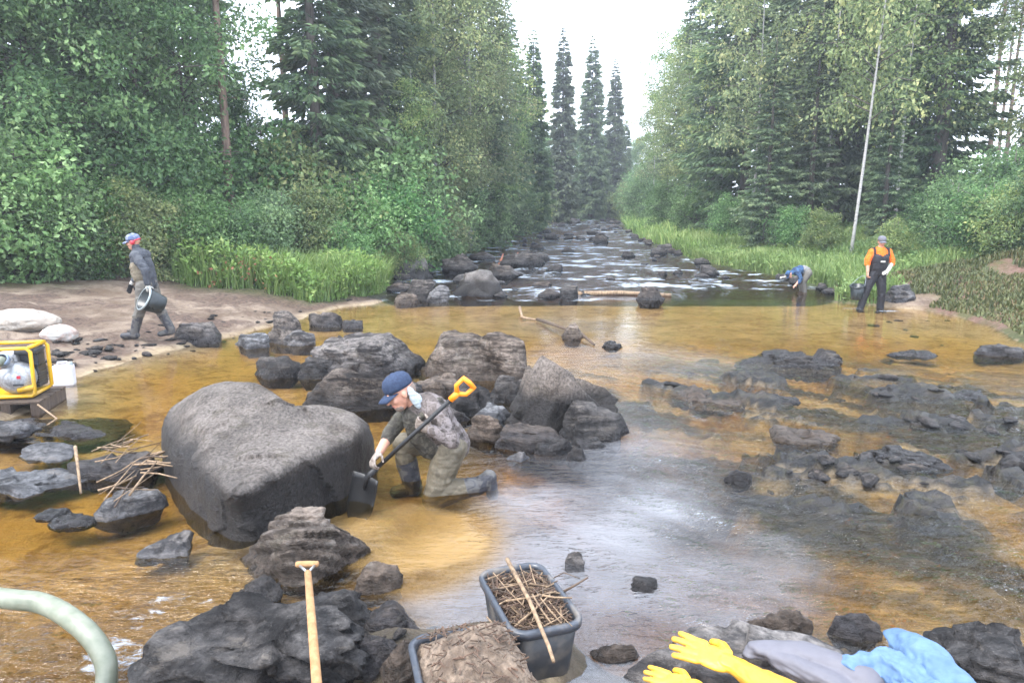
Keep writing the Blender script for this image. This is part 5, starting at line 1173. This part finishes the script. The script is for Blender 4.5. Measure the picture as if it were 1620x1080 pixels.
sleeve([(1350, 1060, .26), (1400, 1055, .28), (1450, 1080, .28), (1500, 1140, .26)], [.050, .066, .085, .09], 9, .026, 9)
P = [('c', V3(-.05, -.25, .02), V3(.22, -.3, .02), .10, .10, 'b')]
soft_body('body', P, ['b'], [M['bluecoat']], jk, voxel=.008, wrinkle=dict(b=(.012, 6)))

# ------------------------------------------------------------------ pump, hose, things on the left bank
M['yellowpaint'] = simple('yellow_painted_steel', (.66, .38, .008), .38, var=.12, sc=30, dirt=(.5, .30, .05)); M['alu'] = simple('cast_aluminium', (.42, .43, .45), .42, metallic=.6, sc=50); M['engine'] = simple('black_engine_parts', (.03, .032, .036), .4)
M['hose'] = None
m = new_mat('milky_pvc_hose'); g = G(m); p = g.obj(); nz = g.noise(p, 18, 4)
g.out(g.bsdf(Base_Color=g.mix(g.mr(nz, .35, .65), (.25, .28, .21), (.36, .38, .30)), Roughness=.35, Transmission_Weight=.35, Normal=g.bump(nz, .2, .004))); M['hose'] = m
M['whitepl'] = simple('white_plastic', (.55, .55, .60), .45, var=.06); M['sackm'] = cloth('pale_sack_cloth', (.30, .27, .235), sc=30, patch=((.36, .31, .26),), psc=5); M['pinkbag'] = cloth('pale_pink_bag', (.40, .31, .27), sc=20, patch=((.45, .43, .40),), psc=4)
pz = .15; q0 = W(22, 628, pz); pl = empty('pallet', (q0.x, q0.y + .1, 0), 'weathered wooden pallet carrying the yellow pump', 'pallet', rz=.22)
for i in range(5): MB().box((0, -.30 + .15 * i, pz - .012), (.66, .125, .022)).obj('plank', M['pallet'], pl, bevel=.003)
for i in (-1, 0, 1): MB().box((.28 * i, 0, (pz - .023 - .06) / 2), (.09, .72, pz - .023 + .06)).obj('bearer', M['pallet'], pl, bevel=.003)
pu = empty('water_pump', (q0.x - .02, q0.y + .10, pz), 'motor pump with a yellow tube frame on the wooden pallet', 'pump', rz=.22)
fx, fy, fh = .26, .22, .56
b = MB(); rr = .020
for sy in (-fy, fy):
    b.tube([(-fx, sy, .03), (-fx, sy, fh - .04), (-fx + .04, sy, fh), (fx - .04, sy, fh), (fx, sy, fh - .04), (fx, sy, .06), (fx - .03, sy, .03), (-fx, sy, .03)], rr, 10)
for sx in (-fx * .9, fx * .9):
    b.tube([(sx, -fy, fh), (sx, fy, fh)], rr, 10); b.tube([(sx, -fy, .035), (sx, fy, .035)], rr, 10)
b.tube([(fx - .16, -fy, .10), (fx, -fy, .13)], .03, 10)
b.obj('frame', M['yellowpaint'], pu, smooth=True)
MB().box((-.0, 0, .035), (.46, .38, .03)).obj('base_plate', M['yellowpaint'], pu, bevel=.006)
b = MB().box((.10, .10, .20), (.26, .22, .24)).box((.16, .06, .40), (.18, .18, .13)); [b.box((.10, .10, .12 + .03 * i), (.275, .275, .010)) for i in range(6)]
b.obj('engine', M['engine'], pu, bevel=.008)
MB().box((.16, .0, .50), (.22, .24, .06)).obj('fuel_tank', M['engine'], pu, bevel=.02)
Ry = Matrix.Rotation(math.pi / 2, 4, 'X')
MB().lathe([(.001, .17), (.09, .17), (.15, .15), (.172, .09), (.172, -.02), (.13, -.05), (.001, -.05)], 30, Matrix.Translation((.06, -.06, .22)) @ Ry).obj('pump_housing', M['alu'], pu, smooth=True)
MB().lathe([(.001, .185), (.07, .185), (.085, .165), (.1, .16)], 24, Matrix.Translation((.06, -.06, .22)) @ Ry).obj('cover_plate', M['alu'], pu, smooth=True)
MB().tube([(.0, -.14, .28), (.0, -.16, .42), (.0, -.22, .45)], [.07, .065, .06], 16).obj('outlet', M['alu'], pu, smooth=True)
MB().box((-.02, -.0, .44), (.18, .2, .14)).obj('air_filter', M['alu'], pu, bevel=.03)
MB().box((.13, -.25, .25), (.035, .008, .035)).obj('red_mark', M['ear'], pu, bevel=.002)
MB().box((.12, -.247, .165), (.10, .01, .018)).obj('maker_plate', M['engine'], pu, bevel=.002)
pm = Matrix.Translation(pu.location) @ Matrix.Rotation(.22, 4, 'Z')
hs = pm @ Vector((.0, -.25, .45))
b = MB(); b.lathe([(.055, -.03), (.068, -.03), (.068, .03), (.055, .03)], 18, Matrix.Translation((.0, -.25, .45)) @ Matrix.Rotation(math.radians(60), 4, 'X')).obj('coupling', simple('blue_grey_coupling', (.22, .28, .38), .4), pu, smooth=True)
def bez(pts, n=14):                            # Catmull-Rom through the points
    P_ = [Vector(q) for q in pts]; P_ = [P_[0] * 2 - P_[1]] + P_ + [P_[-1] * 2 - P_[-2]]; out = []
    for i in range(1, len(P_) - 2):
        for k in range(n):
            t = k / n; a, b_, c, d = P_[i - 1:i + 3]
            out.append(.5 * ((2 * b_) + (c - a) * t + (2 * a - 5 * b_ + 4 * c - d) * t * t + (3 * b_ - a - 3 * c + d) * t ** 3))
    return out + [P_[-2]]
hp_ = bez([hs, hs + Vector((-.0, -.16, -.06)), hs + Vector((-.06, -.30, -.30)), Vector((-5.05, 5.9, .10)), Vector((-5.0, 4.9, .05)), W(-420, 930, .12), W(-200, 918, .22), W(0, 945, .26), W(70, 955, .26), W(130, 992, .22), W(165, 1040, .12), W(168, 1085, .02), W(160, 1110, -.05)], 22)
o0 = hp_[0].copy(); rad_ = [.047 + .0022 * (i % 2) for i in range(len(hp_) * 3)]
fine = []
for i in range(len(hp_) - 1):
    for k in range(3): fine.append(hp_[i].lerp(hp_[i + 1], k / 3) - o0)
tag(MB().tube(fine, [.043 + .005 * (i % 2) for i in range(len(fine))], 16).obj('hose', M['hose'], None, o0, smooth=True), 'milky ribbed water hose running from the pump and arching into the shallows', 'hose')
q1 = W(92, 588, .18); jc = empty('canister', (q1.x, q1.y + .1, gz(q1.x, q1.y + .1)), 'white plastic canister on the ground behind the pump', 'canister', rz=.3)
MB().box((0, 0, .14), (.24, .17, .28)).obj('body', M['whitepl'], jc, bevel=.03)
MB().tube([(-.06, 0, .27), (-.05, 0, .315), (.05, 0, .315), (.06, 0, .27)], .014, 8).obj('handle', M['whitepl'], jc, smooth=True)
MB().lathe([(.001, .315), (.028, .315), (.03, .275), (.03, .27)], 14, Matrix.Translation((.085, 0, 0))).obj('lid', M['rimgrey'], jc, smooth=True)
def sack(px, py, z, sz, mat, label, seed):
    q = W(px, py, z); o = soft_body('sack', [('e', V3(0, 0, .0), sz, frame((.15, 1, .0), (0, 0, 1)), 's'), ('e', V3(sz[0] * .35, .02, -.02), (sz[0] * .75, sz[1] * .8, sz[2] * .8), np.eye(3), 's')], ['s'], [M[mat]], None, (q.x, q.y, gz(q.x, q.y) + sz[2] * .5), voxel=.014, smooth=4, wrinkle=dict(s=(.03, 4)), seed=seed); return tag(o, label, 'sack')
sack(30, 520, .35, (.58, .40, .19), 'sackm', 'crumpled pale sack lying on the sand behind the pump', 2)
sack(92, 530, .3, (.25, .22, .13), 'pinkbag', 'small pale pink bag beside the crumpled sack', 5)
# driftwood
rs = RS(31)
for i in range(38):
    px, py = rs.uniform(175, 268), rs.uniform(690, 775); L_ = rs.uniform(30, 85); a_ = rs.uniform(-.2, 1.0); z0 = .11 + .07 * rs.rand()
    stick([W(px - L_ * math.cos(a_) * .5, py + L_ * math.sin(a_) * .5, z0), W(px, py + rs.normal() * 3, z0 + .03), W(px + L_ * math.cos(a_) * .5, py - L_ * math.sin(a_) * .5, z0 + .05 * rs.rand())], rs.uniform(.003, .010), 'driftwood' if i % 3 else 'darkstick', 'driftwood stick in the tangle against the big boulder', 'driftwood beside the boulder', 6)
stick([W(119, 706, .32), W(124, 745, .22), W(128, 780, .12)], .013, 'driftwood', 'single pale stick standing up from the blue grey slab')
stick([W(60, 640, .2), W(90, 662, .22), W(75, 672, .24)], .010, 'driftwood', 'pale stick lying below the pallet')
stick([W(150, 515, .2), W(165, 500, .25), W(172, 495, .28)], .02, 'driftwood', 'pale wood piece lying on the sand in front of the walker')
stick([W(905, 465, .06), W(980, 463, .09), W(1062, 467, .05)], .075, 'driftwood', 'brown log floating across the lower end of the rapids', cat='log', name='log')
stick([W(822, 486, .12), W(826, 502, .05), W(848, 506, .02)], .035, 'driftwood', 'bent root standing in the middle of the amber pool', cat='root', name='root')
stick([W(850, 505, .04), W(880, 515, .10), W(900, 522, .12)], .035, 'darkstick', 'dark branch reaching to the round brown stone', cat='branch', name='branch')
stick([W(920, 528, .10), W(932, 538, .05), W(940, 545, .02)], .03, 'darkstick', 'dark branch stub behind the round brown stone', cat='branch', name='branch')
M['redwood'] = simple('reddish_wood', (.42, .14, .07), .8)
stick([W(790, 418, .38), W(796, 402, .62)], .05, 'redwood', 'reddish leaning stake among the upstream shore stones', 'reddish stakes upstream', cat='stake', name='stake')
stick([W(818, 420, .38), W(819, 400, .66)], .05, 'redwood', 'reddish upright stake beside the dark upstream stone', cat='stake', name='stake')

# ------------------------------------------------------------------ haze
m = new_mat('river_haze'); g = G(m)
g.out(None, g.n('VolumePrincipled', Color=(.88, .93, 1.0), Density=.0019, Anisotropy=.3)); M['haze'] = m
hb = MB().box((0, 30, 16), (340, 300, 38)).obj('haze', m); tag(hb, 'thin pale haze filling the air over the river', None, kind='stuff')
